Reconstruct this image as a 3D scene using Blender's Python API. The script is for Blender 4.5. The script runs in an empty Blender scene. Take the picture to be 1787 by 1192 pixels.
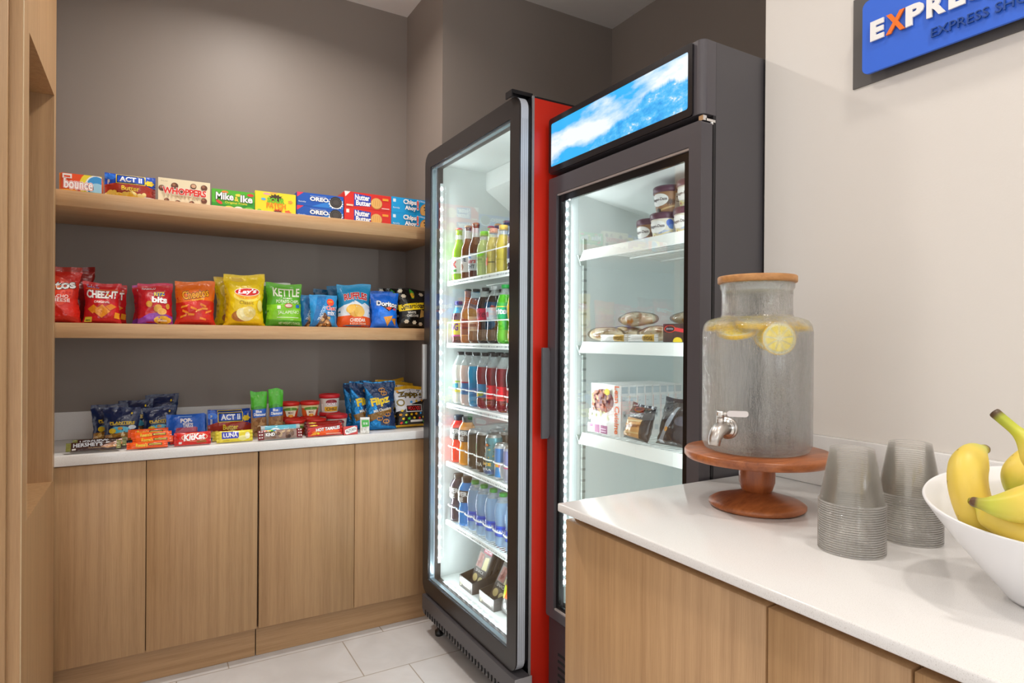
import bpy, bmesh, math, random
from mathutils import Vector, Matrix
from math import sin, cos, pi, radians, sqrt

random.seed(7)
SC = bpy.context.scene
COL = SC.collection

# ------------------------------------------------------------------ camera, world, lights, exposure
cam_d = bpy.data.cameras.new('camera')
cam = bpy.data.objects.new('camera', cam_d)
COL.objects.link(cam)
cam_d.sensor_width = 36.0
cam_d.lens = 36.0 * 1080.18 / 1787.0
cam_d.clip_start = 0.02
yaw, pitch, roll = 0.529598, -0.0021226, 0.0069645
fw = Vector((sin(yaw) * cos(pitch), cos(yaw) * cos(pitch), sin(pitch)))
rt = Vector((cos(yaw), -sin(yaw), 0))
up = rt.cross(fw)
r2 = rt * cos(roll) + up * sin(roll)
u2 = up * cos(roll) - rt * sin(roll)
m = Matrix((r2, u2, -fw)).transposed().to_4x4()
m.translation = Vector((0, 0, 1.26))
cam.matrix_world = m
SC.camera = cam

world = bpy.data.worlds.new('world')
SC.world = world
world.use_nodes = True
world.node_tree.nodes['Background'].inputs[0].default_value = (1.0, 0.975, 0.95, 1)
world.node_tree.nodes['Background'].inputs[1].default_value = 1.0

SC.view_settings.view_transform = 'Standard'
SC.view_settings.look = 'None'
SC.view_settings.gamma = 1.0
SC.view_settings.use_curve_mapping = False
SC.view_settings.exposure = 0.2
SC.cycles.max_bounces = 12
SC.cycles.transparent_max_bounces = 64
SC.cycles.transmission_bounces = 12
SC.cycles.glossy_bounces = 8
SC.cycles.diffuse_bounces = 4
SC.cycles.sample_clamp_indirect = 4.0

CEIL = 2.895
DOWNLIGHTS = [(0.42, 2.28, 13.0), (0.25, 1.0, 5.0), (0.95, 0.1, 5.5), (-0.9, -0.4, 7.0), (0.5, -1.3, 8.0)]
for i, (x, y, e) in enumerate(DOWNLIGHTS):
    ld = bpy.data.lights.new('ceiling_downlight', 'AREA')
    ld.shape = 'DISK'
    ld.size = 0.14
    ld.energy = e
    ld.color = (1.0, 0.94, 0.87)
    ld.spread = radians(150)
    lo = bpy.data.objects.new('downlight_lamp', ld)
    COL.objects.link(lo)
    lo.location = (x, y, CEIL - 0.012)


def led_light(name, loc, sx, sy, rot, e, color=(0.90, 0.97, 1.0)):
    ld = bpy.data.lights.new(name, 'AREA')
    ld.shape = 'RECTANGLE'
    ld.size = sx
    ld.size_y = sy
    ld.energy = e
    ld.color = color
    lo = bpy.data.objects.new(name, ld)
    COL.objects.link(lo)
    lo.location = loc
    lo.rotation_euler = rot
    return lo


# ------------------------------------------------------------------ materials
def lin(h):
    h = h.lstrip('#')
    out = []
    for i in (0, 2, 4):
        c = int(h[i:i + 2], 16) / 255.0
        out.append(c / 12.92 if c <= 0.04045 else ((c + 0.055) / 1.055) ** 2.4)
    return (*out, 1.0)


MATS = {}


def nodes_of(name):
    mt = bpy.data.materials.new(name)
    mt.use_nodes = True
    nt = mt.node_tree
    b = nt.nodes['Principled BSDF']
    return mt, nt, b


def mat(h, rough=0.5, metal=0.0, kind='', coat=0.0, alpha=1.0):
    """plain procedural paint; kind 'foil' adds crinkle, 'film' a glossy wrinkled plastic, 'carton' a faint paper grain"""
    key = (h, rough, metal, kind, coat, alpha)
    if key in MATS:
        return MATS[key]
    mt, nt, b = nodes_of('paint_' + h.strip('#'))
    b.inputs['Base Color'].default_value = lin(h)
    b.inputs['Roughness'].default_value = rough
    b.inputs['Metallic'].default_value = metal
    b.inputs['Coat Weight'].default_value = coat
    b.inputs['Alpha'].default_value = alpha
    if kind:
        tc = nt.nodes.new('ShaderNodeTexCoord')
        nz = nt.nodes.new('ShaderNodeTexNoise')
        bp = nt.nodes.new('ShaderNodeBump')
        nt.links.new(tc.outputs['Object'], nz.inputs['Vector'])
        nz.inputs['Scale'].default_value = {'foil': 42, 'film': 26, 'carton': 300}[kind]
        nz.inputs['Detail'].default_value = 3
        bp.inputs['Strength'].default_value = {'foil': 1.0, 'film': 0.8, 'carton': 0.05}[kind]
        bp.inputs['Distance'].default_value = {'foil': 0.012, 'film': 0.008, 'carton': 0.001}[kind]
        nt.links.new(nz.outputs['Fac'], bp.inputs['Height'])
        nt.links.new(bp.outputs['Normal'], b.inputs['Normal'])
    MATS[key] = mt
    return mt


def wood_mat(name, light, dark, scale, rough=0.45, bump=0.05):
    mt, nt, b = nodes_of(name)
    tc = nt.nodes.new('ShaderNodeTexCoord')
    mp = nt.nodes.new('ShaderNodeMapping')
    mp.inputs['Scale'].default_value = scale
    n1 = nt.nodes.new('ShaderNodeTexNoise')
    n1.inputs['Scale'].default_value = 1.0
    n1.inputs['Detail'].default_value = 6
    n1.inputs['Roughness'].default_value = 0.7
    n2 = nt.nodes.new('ShaderNodeTexNoise')
    n2.inputs['Scale'].default_value = 0.12
    n2.inputs['Detail'].default_value = 2
    mx = nt.nodes.new('ShaderNodeMath')
    mx.operation = 'ADD'
    mu = nt.nodes.new('ShaderNodeMath')
    mu.operation = 'MULTIPLY'
    mu.inputs[1].default_value = 0.7
    cr = nt.nodes.new('ShaderNodeValToRGB')
    cr.color_ramp.elements[0].position = 0.55
    cr.color_ramp.elements[0].color = lin(dark)
    cr.color_ramp.elements[1].position = 1.1
    cr.color_ramp.elements[1].color = lin(light)
    nt.links.new(tc.outputs['Object'], mp.inputs['Vector'])
    nt.links.new(mp.outputs['Vector'], n1.inputs['Vector'])
    nt.links.new(mp.outputs['Vector'], n2.inputs['Vector'])
    nt.links.new(n2.outputs['Fac'], mu.inputs[0])
    nt.links.new(n1.outputs['Fac'], mx.inputs[0])
    nt.links.new(mu.outputs[0], mx.inputs[1])
    nt.links.new(mx.outputs[0], cr.inputs['Fac'])
    nt.links.new(cr.outputs['Color'], b.inputs['Base Color'])
    bp = nt.nodes.new('ShaderNodeBump')
    bp.inputs['Strength'].default_value = bump
    bp.inputs['Distance'].default_value = 0.002
    nt.links.new(n1.outputs['Fac'], bp.inputs['Height'])
    nt.links.new(bp.outputs['Normal'], b.inputs['Normal'])
    b.inputs['Roughness'].default_value = rough
    return mt


OAK_V = wood_mat('oak_veneer_vertical', '#ba946a', '#a07a54', (520, 520, 9))
OAK_H = wood_mat('oak_veneer_horizontal', '#b8926a', '#9c7650', (9, 520, 520))
OAK_S = wood_mat('oak_shelf', '#cda67c', '#b48a60', (9, 420, 420))
ACACIA = wood_mat('acacia', '#b0683a', '#6d3418', (14, 60, 60), 0.32, 0.08)
ACACIA_V = wood_mat('acacia_turned', '#a65c30', '#6a3016', (60, 60, 14), 0.3, 0.05)
LIDWOOD = wood_mat('lid_wood', '#c08a52', '#8f5a2c', (12, 70, 90), 0.45, 0.05)


def wall_mat(name, h, rough=0.6, bump=0.06, scale=260):
    mt, nt, b = nodes_of(name)
    b.inputs['Base Color'].default_value = lin(h)
    b.inputs['Roughness'].default_value = rough
    tc = nt.nodes.new('ShaderNodeTexCoord')
    nz = nt.nodes.new('ShaderNodeTexNoise')
    nz.inputs['Scale'].default_value = scale
    nz.inputs['Detail'].default_value = 2
    bp = nt.nodes.new('ShaderNodeBump')
    bp.inputs['Strength'].default_value = bump
    bp.inputs['Distance'].default_value = 0.002
    nt.links.new(tc.outputs['Object'], nz.inputs['Vector'])
    nt.links.new(nz.outputs['Fac'], bp.inputs['Height'])
    nt.links.new(bp.outputs['Normal'], b.inputs['Normal'])
    return mt


TAUPE = wall_mat('taupe_wall_paint', '#8b8078', 0.5)
CREAM = wall_mat('cream_wall_paint', '#e2dcd5', 0.55, 0.05)
CEILM = wall_mat('ceiling_paint', '#f0ece8', 0.7)


def quartz_mat():
    mt, nt, b = nodes_of('white_quartz')
    tc = nt.nodes.new('ShaderNodeTexCoord')
    nz = nt.nodes.new('ShaderNodeTexNoise')
    nz.inputs['Scale'].default_value = 900
    nz.inputs['Detail'].default_value = 2
    cr = nt.nodes.new('ShaderNodeValToRGB')
    cr.color_ramp.elements[0].position = 0.28
    cr.color_ramp.elements[0].color = lin('#c9c5c0')
    cr.color_ramp.elements[1].position = 0.42
    cr.color_ramp.elements[1].color = lin('#eae8e6')
    nt.links.new(tc.outputs['Object'], nz.inputs['Vector'])
    nt.links.new(nz.outputs['Fac'], cr.inputs['Fac'])
    nt.links.new(cr.outputs['Color'], b.inputs['Base Color'])
    b.inputs['Roughness'].default_value = 0.16
    return mt


QUARTZ = quartz_mat()


def tile_mat():
    mt, nt, b = nodes_of('marble_floor_tile')
    tc = nt.nodes.new('ShaderNodeTexCoord')
    mp = nt.nodes.new('ShaderNodeMapping')
    # rows run along X; a row joint lies at y = 2.27, a butt joint at x = 0.267
    mp.inputs['Location'].default_value = (-0.267 + 0.608 * 4, -2.27 + 0.305 * 20, 0)
    br = nt.nodes.new('ShaderNodeTexBrick')
    br.inputs['Scale'].default_value = 1.0
    br.inputs['Brick Width'].default_value = 0.608
    br.inputs['Row Height'].default_value = 0.305
    br.inputs['Mortar Size'].default_value = 0.0022
    br.inputs['Mortar Smooth'].default_value = 0.1
    br.offset = 0.29
    br.offset_frequency = 2
    br.inputs['Color1'].default_value = (1, 1, 1, 1)
    br.inputs['Color2'].default_value = (1, 1, 1, 1)
    br.inputs['Mortar'].default_value = (0, 0, 0, 1)
    nz = nt.nodes.new('ShaderNodeTexNoise')
    nz.inputs['Scale'].default_value = 3.0
    nz.inputs['Detail'].default_value = 8
    nz.inputs['Distortion'].default_value = 1.5
    cr = nt.nodes.new('ShaderNodeValToRGB')
    cr.color_ramp.elements[0].position = 0.3
    cr.color_ramp.elements[0].color = lin('#cfcccb')
    cr.color_ramp.elements[1].position = 0.62
    cr.color_ramp.elements[1].color = lin('#dedcdc')
    mx = nt.nodes.new('ShaderNodeMixRGB')
    mx.inputs['Color1'].default_value = lin('#a89c8e')
    nt.links.new(tc.outputs['Object'], mp.inputs['Vector'])
    nt.links.new(mp.outputs['Vector'], br.inputs['Vector'])
    nt.links.new(tc.outputs['Object'], nz.inputs['Vector'])
    nt.links.new(nz.outputs['Fac'], cr.inputs['Fac'])
    nt.links.new(br.outputs['Color'], mx.inputs['Fac'])
    nt.links.new(cr.outputs['Color'], mx.inputs['Color2'])
    nt.links.new(mx.outputs['Color'], b.inputs['Base Color'])
    b.inputs['Roughness'].default_value = 0.3
    return mt


def emis_mat(name, color, s):
    mt, nt, b = nodes_of(name)
    b.inputs['Base Color'].default_value = (*color, 1)
    b.inputs['Emission Color'].default_value = (*color, 1)
    b.inputs['Emission Strength'].default_value = s
    return mt


def thin_glass(name, tint=(1, 1, 1), refl=1.0, rough=0.0):
    """a pane or film: clear transparency plus Fresnel mirror"""
    mt = bpy.data.materials.new(name)
    mt.use_nodes = True
    nt = mt.node_tree
    nt.nodes.clear()
    o = nt.nodes.new('ShaderNodeOutputMaterial')
    mx = nt.nodes.new('ShaderNodeMixShader')
    tr = nt.nodes.new('ShaderNodeBsdfTransparent')
    tr.inputs[0].default_value = (*tint, 1)
    gl = nt.nodes.new('ShaderNodeBsdfGlossy')
    gl.inputs['Roughness'].default_value = rough
    fr = nt.nodes.new('ShaderNodeFresnel')
    fr.inputs['IOR'].default_value = 1.45
    ml = nt.nodes.new('ShaderNodeMath')
    ml.operation = 'MULTIPLY'
    ml.inputs[1].default_value = refl
    nt.links.new(fr.outputs[0], ml.inputs[0])
    nt.links.new(ml.outputs[0], mx.inputs[0])
    nt.links.new(tr.outputs[0], mx.inputs[1])
    nt.links.new(gl.outputs[0], mx.inputs[2])
    nt.links.new(mx.outputs[0], o.inputs[0])
    return mt


PANE = thin_glass('door_glass', (0.97, 0.99, 0.985), 0.28)
FILM = thin_glass('clear_film', (0.98, 0.98, 0.98), 0.9, 0.15)



def cup_mat(name, base, k):
    """crystal-clear styrene: mostly transparent, with a slight milky body and a soft sheen at grazing angles"""
    mt = bpy.data.materials.new(name)
    mt.use_nodes = True
    nt = mt.node_tree
    nt.nodes.clear()
    L = nt.links.new
    o = nt.nodes.new('ShaderNodeOutputMaterial')
    mx = nt.nodes.new('ShaderNodeMixShader')
    tr = nt.nodes.new('ShaderNodeBsdfTransparent'); tr.inputs[0].default_value = (.996, .995, .992, 1)
    gl = nt.nodes.new('ShaderNodeBsdfGlossy'); gl.inputs['Roughness'].default_value = .10
    df = nt.nodes.new('ShaderNodeBsdfDiffuse'); df.inputs[0].default_value = (.90, .875, .835, 1)
    m1 = nt.nodes.new('ShaderNodeMixShader'); m1.inputs[0].default_value = .40
    fr = nt.nodes.new('ShaderNodeFresnel'); fr.inputs['IOR'].default_value = 1.35
    ml = nt.nodes.new('ShaderNodeMath'); ml.operation = 'MULTIPLY_ADD'; ml.inputs[1].default_value = k; ml.inputs[2].default_value = base
    L(fr.outputs[0], ml.inputs[0]); L(ml.outputs[0], mx.inputs[0])
    L(gl.outputs[0], m1.inputs[1]); L(df.outputs[0], m1.inputs[2])
    L(tr.outputs[0], mx.inputs[1]); L(m1.outputs[0], mx.inputs[2]); L(mx.outputs[0], o.inputs[0])
    return mt


BLACKM = mat('#17161a', 0.3)
GRAPH = mat('#4a474a', 0.38)
GRAPH_D = mat('#353236', 0.35)
STEEL = mat('#c8c6c4', 0.28, 1.0)
CHROME = mat('#e8e8e8', 0.12, 1.0)
ALU = mat('#c4cad4', 0.45, 0.1)
RED = mat('#d02a18', 0.35)
LINER = mat('#dfe6e4', 0.45)
WHITEW = mat('#eef3f1', 0.4)
LED = emis_mat('led_chip', (0.92, 0.97, 1.0), 60.0)
LEDTRIM = mat('#9fb0ba', 0.2, 0.6)


# ------------------------------------------------------------------ mesh builder
ORG = {}          # world origin that a part's vertices were written against


class MB:
    def __init__(s):
        s.v = []
        s.f = []
        s.m = []
        s.mats = []
        s.sm = []
        s.att = None

    def mi(s, mt):
        if mt not in s.mats:
            s.mats.append(mt)
        return s.mats.index(mt)

    def add(s, verts, faces, mt, smooth=False):
        b = len(s.v)
        s.v += [tuple(v) for v in verts]
        k = s.mi(mt)
        for f in faces:
            s.f.append(tuple(b + i for i in f))
            s.m.append(k)
            s.sm.append(smooth)

    def box(s, x0, x1, y0, y1, z0, z1, mt):
        v = [(x, y, z) for z in (z0, z1) for y in (y0, y1) for x in (x0, x1)]
        s.add(v, [(0, 2, 3, 1), (4, 5, 7, 6), (0, 1, 5, 4), (2, 6, 7, 3), (0, 4, 6, 2), (1, 3, 7, 5)], mt)

    def rbox(s, x0, x1, y0, y1, z0, z1, mt, r=0.003, seg=2):
        bm = bmesh.new()
        bmesh.ops.create_cube(bm, size=1)
        for v in bm.verts:
            v.co = Vector((x0 + (v.co.x + .5) * (x1 - x0), y0 + (v.co.y + .5) * (y1 - y0), z0 + (v.co.z + .5) * (z1 - z0)))
        bmesh.ops.bevel(bm, geom=bm.edges[:] + bm.verts[:], offset=r, segments=seg, affect='EDGES', profile=0.5)
        bm.verts.index_update()
        s.add([v.co[:] for v in bm.verts], [[v.index for v in f.verts] for f in bm.faces], mt, True)
        bm.free()

    def lathe(s, prof, mt, n=28, c=(0, 0, 0), mats=None, axis='z', smooth=True, close=False):
        vs = []
        for (r, z) in prof:
            for i in range(n):
                a = 2 * pi * i / n
                if axis == 'z':
                    vs.append((c[0] + r * cos(a), c[1] + r * sin(a), c[2] + z))
                elif axis == 'y':
                    vs.append((c[0] + r * cos(a), c[1] + z, c[2] + r * sin(a)))
                else:
                    vs.append((c[0] + z, c[1] + r * cos(a), c[2] + r * sin(a)))
        flip = axis == 'y'
        for k in range(len(prof) - 1):
            fs = []
            for i in range(n):
                j = (i + 1) % n
                q = (k * n + i, k * n + j, (k + 1) * n + j, (k + 1) * n + i)
                fs.append(q[::-1] if flip else q)
            mm = mats[k] if mats else mt
            b = len(s.v)
            kk = s.mi(mm)
            for f in fs:
                s.f.append(tuple(b + i for i in f))
                s.m.append(kk)
                s.sm.append(smooth)
        s.v += vs
        return s

    def tube(s, path, r, mt, n=8, caps=True, rs=None):
        P = [Vector(p) for p in path]
        T = [(P[min(i + 1, len(P) - 1)] - P[max(i - 1, 0)]).normalized() for i in range(len(P))]
        ref = Vector((0, 0, 1)) if abs(T[0].z) < 0.9 else Vector((1, 0, 0))
        N = T[0].cross(ref).normalized()
        vs = []
        for i, p in enumerate(P):
            N = (N - T[i] * N.dot(T[i])).normalized()
            B = T[i].cross(N)
            rr = rs[i] if rs else r
            for k in range(n):
                a = 2 * pi * k / n
                vs.append(p + (N * cos(a) + B * sin(a)) * rr)
        fs = [(i * n + k, i * n + (k + 1) % n, (i + 1) * n + (k + 1) % n, (i + 1) * n + k) for i in range(len(P) - 1) for k in range(n)]
        if caps:
            fs += [tuple(range(n))[::-1], tuple((len(P) - 1) * n + k for k in range(n))]
        s.add(vs, fs, mt, True)

    def prism(s, poly, axis, lo, hi, mt):
        """extrude a 2-D polygon along an axis; polygon coords are the other two axes in order"""
        n = len(poly)

        def P(a, b, c):
            return {'x': (c, a, b), 'y': (a, c, b), 'z': (a, b, c)}[axis]
        v = [P(a, b, lo) for a, b in poly] + [P(a, b, hi) for a, b in poly]
        s.add(v, [tuple(range(n)), tuple(range(2 * n - 1, n - 1, -1))] + [(i, i + n, (i + 1) % n + n, (i + 1) % n) for i in range(n)], mt)

    def ring(s, outer, inner, axis, lo, hi, mt):
        """frame: outer and inner loops with equal point counts"""
        n = len(outer)

        def P(a, b, c):
            return {'x': (c, a, b), 'y': (a, c, b), 'z': (a, b, c)}[axis]
        v = []
        for c in (lo, hi):
            v += [P(a, b, c) for a, b in outer] + [P(a, b, c) for a, b in inner]
        fs = []
        for i in range(n):
            j = (i + 1) % n
            fs += [(i, j, n + j, n + i), (2 * n + i, 3 * n + i, 3 * n + j, 2 * n + j), (i, 2 * n + i, 2 * n + j, j), (n + i, n + j, 3 * n + j, 3 * n + i)]
        s.add(v, fs, mt)

    def build(s, name, parent=None, origin=None, fix=True):
        if origin is None:
            origin = ORG.get(parent.name, (0, 0, 0)) if parent else (0, 0, 0)
        me = bpy.data.meshes.new(name)
        o3 = Vector(origin)
        me.from_pydata([tuple(Vector(v) - o3) for v in s.v], [], s.f)
        for mt in s.mats:
            me.materials.append(mt)
        me.polygons.foreach_set('material_index', s.m)
        me.polygons.foreach_set('use_smooth', s.sm)
        if fix:
            bm = bmesh.new()
            bm.from_mesh(me)
            bmesh.ops.recalc_face_normals(bm, faces=bm.faces[:])
            bm.to_mesh(me)
            bm.free()
        ob = bpy.data.objects.new(name, me)
        COL.objects.link(ob)
        ORG[ob.name] = tuple(origin)
        if parent:
            ob.parent = parent
        else:
            ob.location = origin
        return ob


def tag(o, label, cat, group=None):
    o['label'] = label
    o['category'] = cat
    if group:
        o['group'] = group
    return o


def thing(name, label, cat, loc=(0, 0, 0), rz=0.0, group=None, rx=0.0, ry=0.0):
    o = bpy.data.objects.new(name, None)
    o.empty_display_size = 0.02
    COL.objects.link(o)
    o.location = loc
    o.rotation_euler = (rx, ry, rz)
    return tag(o, label, cat, group)


def struct(name, mb, origin=(0, 0, 0)):
    o = mb.build(name, None, origin)
    o['kind'] = 'structure'
    return o


def dup(root, loc, rz, label, group=None, rx=None, ry=None):
    r = root.copy()
    COL.objects.link(r)
    r.location = loc
    r.rotation_euler = (root.rotation_euler[0] if rx is None else rx, root.rotation_euler[1] if ry is None else ry, rz)
    r['label'] = label
    if group:
        r['group'] = group
    for ch in list(root.children):
        c = ch.copy()
        COL.objects.link(c)
        c.parent = r
        for g in ch.children:
            d = g.copy()
            COL.objects.link(d)
            d.parent = c
    return r


def rrect(x0, x1, y0, y1, r, seg=6):
    pts = []
    for cx, cy, a0 in ((x1 - r, y0 + r, -90), (x1 - r, y1 - r, 0), (x0 + r, y1 - r, 90), (x0 + r, y0 + r, 180)):
        for k in range(seg + 1):
            a = radians(a0 + 90 * k / seg)
            pts.append((cx + r * cos(a), cy + r * sin(a)))
    return pts


# ------------------------------------------------------------------ lettering and printed artwork
TXT = {}


def text_geo(body, bold=0.0, shear=0.0):
    key = (body, bold, shear)
    if key in TXT:
        return TXT[key]
    cu = bpy.data.curves.new('t', 'FONT')
    cu.body = body
    cu.offset = bold
    cu.shear = shear
    cu.resolution_u = 3
    cu.fill_mode = 'FRONT'
    ob = bpy.data.objects.new('t', cu)
    me = ob.to_mesh()
    vs = [(v.co.x, v.co.y) for v in me.vertices]
    fs = [tuple(p.vertices) for p in me.polygons]
    ob.to_mesh_clear()
    bpy.data.objects.remove(ob)
    bpy.data.curves.remove(cu)
    TXT[key] = (vs, fs)
    return TXT[key]


def art(mb, ops, w, h, fmap, nu=1, nv=1, base=0.0005, step=0.00022, mk=None):
    """print coloured shapes on a face. ops use 0..1 coordinates; fmap(x_m, y_m, lift) gives the 3-D point"""
    mk = mk or (lambda c: mat(c, 0.4))
    for k, op in enumerate(ops):
        t = op[0]
        opt = op[-1] if isinstance(op[-1], dict) else {}
        jobs = []
        if t == 'R':
            x0, y0, x1, y1, c = op[1:6]
            jobs.append(([(x0, y0), (x1, y0), (x1, y1), (x0, y1)], [(0, 1, 2, 3)], c, 0))
        elif t == 'E':
            cx, cy, rx, ry, c = op[1:6]
            n = opt.get('n', 20)
            ph = opt.get('jag', 0)
            pts = [(cx + rx * (1 + ph * (i % 2)) * cos(2 * pi * i / n), cy + ry * (1 + ph * (i % 2)) * sin(2 * pi * i / n)) for i in range(n)]
            jobs.append((pts, [tuple(range(n))], c, 0))
        elif t == 'P':
            jobs.append((op[1], [tuple(range(len(op[1])))], op[2], 0))
        elif t == 'T':
            body, x0, y0, x1, y1, c = op[1:7]
            b = opt.get('b', 0.02) * 0.6
            vs0, fs0 = text_geo(body, b, opt.get('sh', 0))
            if not vs0:
                continue
            ax, bx = min(v[0] for v in vs0), max(v[0] for v in vs0)
            ay, by = min(v[1] for v in vs0), max(v[1] for v in vs0)

            def fit(v):
                return (x0 + (v[0] - ax) / (bx - ax) * (x1 - x0), y0 + (v[1] - ay) / (by - ay) * (y1 - y0))
            for q, oc in enumerate(opt.get('ol', [])):
                vo, fo = text_geo(body, b + 0.034 * (len(opt['ol']) - q), opt.get('sh', 0))
                jobs.append(([fit(v) for v in vo], fo, oc, q))
            jobs.append(([fit(v) for v in vs0], fs0, c, len(opt.get('ol', []))))
        rot = radians(opt.get('rot', 0))
        for pts, fs, c, sub in jobs:
            P = [(x * w, y * h) for x, y in pts]
            if rot:
                gx = sum(p[0] for p in P) / len(P)
                gy = sum(p[1] for p in P) / len(P)
                if t == 'T':
                    gx, gy = (op[2] + op[4]) / 2 * w, (op[3] + op[5]) / 2 * h
                P = [(gx + (x - gx) * cos(rot) - (y - gy) * sin(rot), gy + (x - gx) * sin(rot) + (y - gy) * cos(rot)) for x, y in P]
            arc = opt.get('arc', 0)
            if arc:
                mid = (op[2] + op[4]) / 2 * w
                hw = (op[4] - op[2]) / 2 * w
                P = [(x, y + arc * h * (1 - ((x - mid) / hw) ** 2)) for x, y in P]
            bm = bmesh.new()
            bv = [bm.verts.new((x, y, 0)) for x, y in P]
            for f in fs:
                try:
                    bm.faces.new([bv[i] for i in f])
                except ValueError:
                    pass
            for (co, no) in (((0, 0, 0), (-1, 0, 0)), ((w, 0, 0), (1, 0, 0)), ((0, 0, 0), (0, -1, 0)), ((0, h, 0), (0, 1, 0))):
                bmesh.ops.bisect_plane(bm, geom=bm.verts[:] + bm.edges[:] + bm.faces[:], plane_co=co, plane_no=no, clear_outer=True)
            for i in range(1, nu):
                bmesh.ops.bisect_plane(bm, geom=bm.verts[:] + bm.edges[:] + bm.faces[:], plane_co=(w * i / nu, 0, 0), plane_no=(1, 0, 0))
            for i in range(1, nv):
                bmesh.ops.bisect_plane(bm, geom=bm.verts[:] + bm.edges[:] + bm.faces[:], plane_co=(0, h * i / nv, 0), plane_no=(0, 1, 0))
            bmesh.ops.triangulate(bm, faces=[f for f in bm.faces if len(f.verts) > 4])
            bm.verts.index_update()
            lift = base + step * (k + 0.3 * sub)
            if bm.faces:
                mb.add([fmap(v.co.x, v.co.y, lift) for v in bm.verts], [[v.index for v in f.verts] for f in bm.faces], mk(c), nu > 1)
            bm.free()


def food(n, x0, y0, x1, y1, cols, rx, ry, seed=1):
    """scattered food pieces of a printed picture"""
    R = random.Random(seed)
    out = []
    for i in range(n):
        cx, cy = R.uniform(x0, x1), R.uniform(y0, y1)
        out.append(('E', cx, cy, rx * R.uniform(.7, 1.2), ry * R.uniform(.7, 1.2), R.choice(cols), {'n': 9, 'rot': R.uniform(0, 180)}))
    return out

# ------------------------------------------------------------------ room shell
b = MB(); b.box(-3.2, 2.4, -3.4, 3.2, -0.04, 0, tile_mat()); struct('floor', b)
b = MB(); b.box(-3.2, 2.4, -3.4, 3.2, CEIL, CEIL + 0.05, CEILM); struct('ceiling', b)
b = MB(); b.box(-1.3, 1.121, 2.99, 3.15, 0, CEIL, TAUPE); struct('wall_back', b)
b = MB(); b.box(1.121, 2.4, 2.545, 3.15, 0, CEIL, TAUPE); struct('wall_pier', b)
b = MB(); b.box(2.085, 2.4, 1.038, 2.545, 0, CEIL, TAUPE); struct('wall_niche', b)
b = MB(); b.box(1.35, 2.4, -3.3, 1.038, 0, CEIL, CREAM); struct('wall_right', b)
# wall behind the viewer; two unseen glowing windows added for glass and metal reflections
b = MB()
WX = [(-1.95, -1.05), (0.15, 1.05)]
xs = [-3.2, WX[0][0], WX[0][1], WX[1][0], WX[1][1], 2.4]
for k in range(5):
    if k % 2 == 0:
        b.box(xs[k], xs[k + 1], -3.5, -3.4, 0, CEIL, CREAM)
    else:
        b.box(xs[k], xs[k + 1], -3.5, -3.4, 0, 0.85, CREAM)
        b.box(xs[k], xs[k + 1], -3.5, -3.4, 2.35, CEIL, CREAM)
struct('wall_front', b)
ADDED_GLOW = emis_mat('added_window_glow', (0.86, 0.93, 1.0), 4.2)
for k, (x0, x1) in enumerate(WX):
    b = MB()
    b.box(x0, x1, -3.46, -3.455, 0.85, 2.35, ADDED_GLOW)
    xm = (x0 + x1) / 2
    wf = mat('#e8e6e2', .4)
    for bx in ((x0, x0 + .04), (xm - .02, xm + .02), (x1 - .04, x1)):
        b.box(bx[0], bx[1], -3.45, -3.41, 0.85, 2.35, wf)
    for bz in ((.85, .89), (1.58, 1.62), (2.31, 2.35)):
        b.box(x0 + .04, x1 - .04, -3.448, -3.412, bz[0], bz[1], wf)
    struct('added_window_%d' % (k + 1), b)
for i, (x, y, e) in enumerate(DOWNLIGHTS):
    t = thing('recessed_downlight', 'round white recessed ceiling light ' + ['over the snack shelves', 'over the aisle before the coolers', 'over the white worktop', 'left behind the viewer', 'furthest behind the viewer'][i], 'ceiling light', (x, y, CEIL), group='recessed ceiling lights')
    b = MB(); b.lathe([(0.075, -0.001), (0.098, -0.001), (0.098, -0.005), (0.078, -0.008), (0.075, -0.001)], mat('#f2f0ee', 0.4), 36); b.build('trim_ring', t)

# tall oak cabinet at the left with its open recess
TCx0, TCx1 = -1.1, -0.275
t = thing('tall_cabinet', 'tall oak cabinet with an open recess at left of the shelves', 'cabinet', (-0.6, 2.2, 0))
b = MB()
b.box(-1.1, -0.275, 1.95, 2.03, 0, CEIL - .001, OAK_V)
b.box(-1.1, -0.275, 2.525, 2.57, 0, CEIL - .001, OAK_V)
b.box(-1.1, -0.275, 2.03, 2.525, 2.055, CEIL - .001, OAK_V)
b.box(-1.1, -0.275, 2.03, 2.525, 0, 0.783, OAK_V)
b.box(-1.1, -0.72, 2.03, 2.525, 0.783, 2.055, OAK_V)
b.build('carcass', t, (-0.6, 2.2, 0))
b = MB(); b.rbox(-0.2765, -0.2735, 1.949, 1.951, 0, CEIL - .001, mat('#cdb28c', 0.4), 0.0008, 1)
b.box(-0.2756, -0.2742, 2.0285, 2.0305, 0.783, 2.055, mat('#cdb28c', 0.4))
b.box(-0.2756, -0.2742, 2.5245, 2.5265, 0.783, 2.055, mat('#cdb28c', 0.4))
b.build('edge_banding', t, (-0.6, 2.2, 0))
b = MB(); b.rbox(-1.1, -0.3025, 1.93, 1.949, 0.1, CEIL - .02, OAK_V, 0.001, 1)
b.build('door', t, (-0.6, 2.2, 0))

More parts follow.
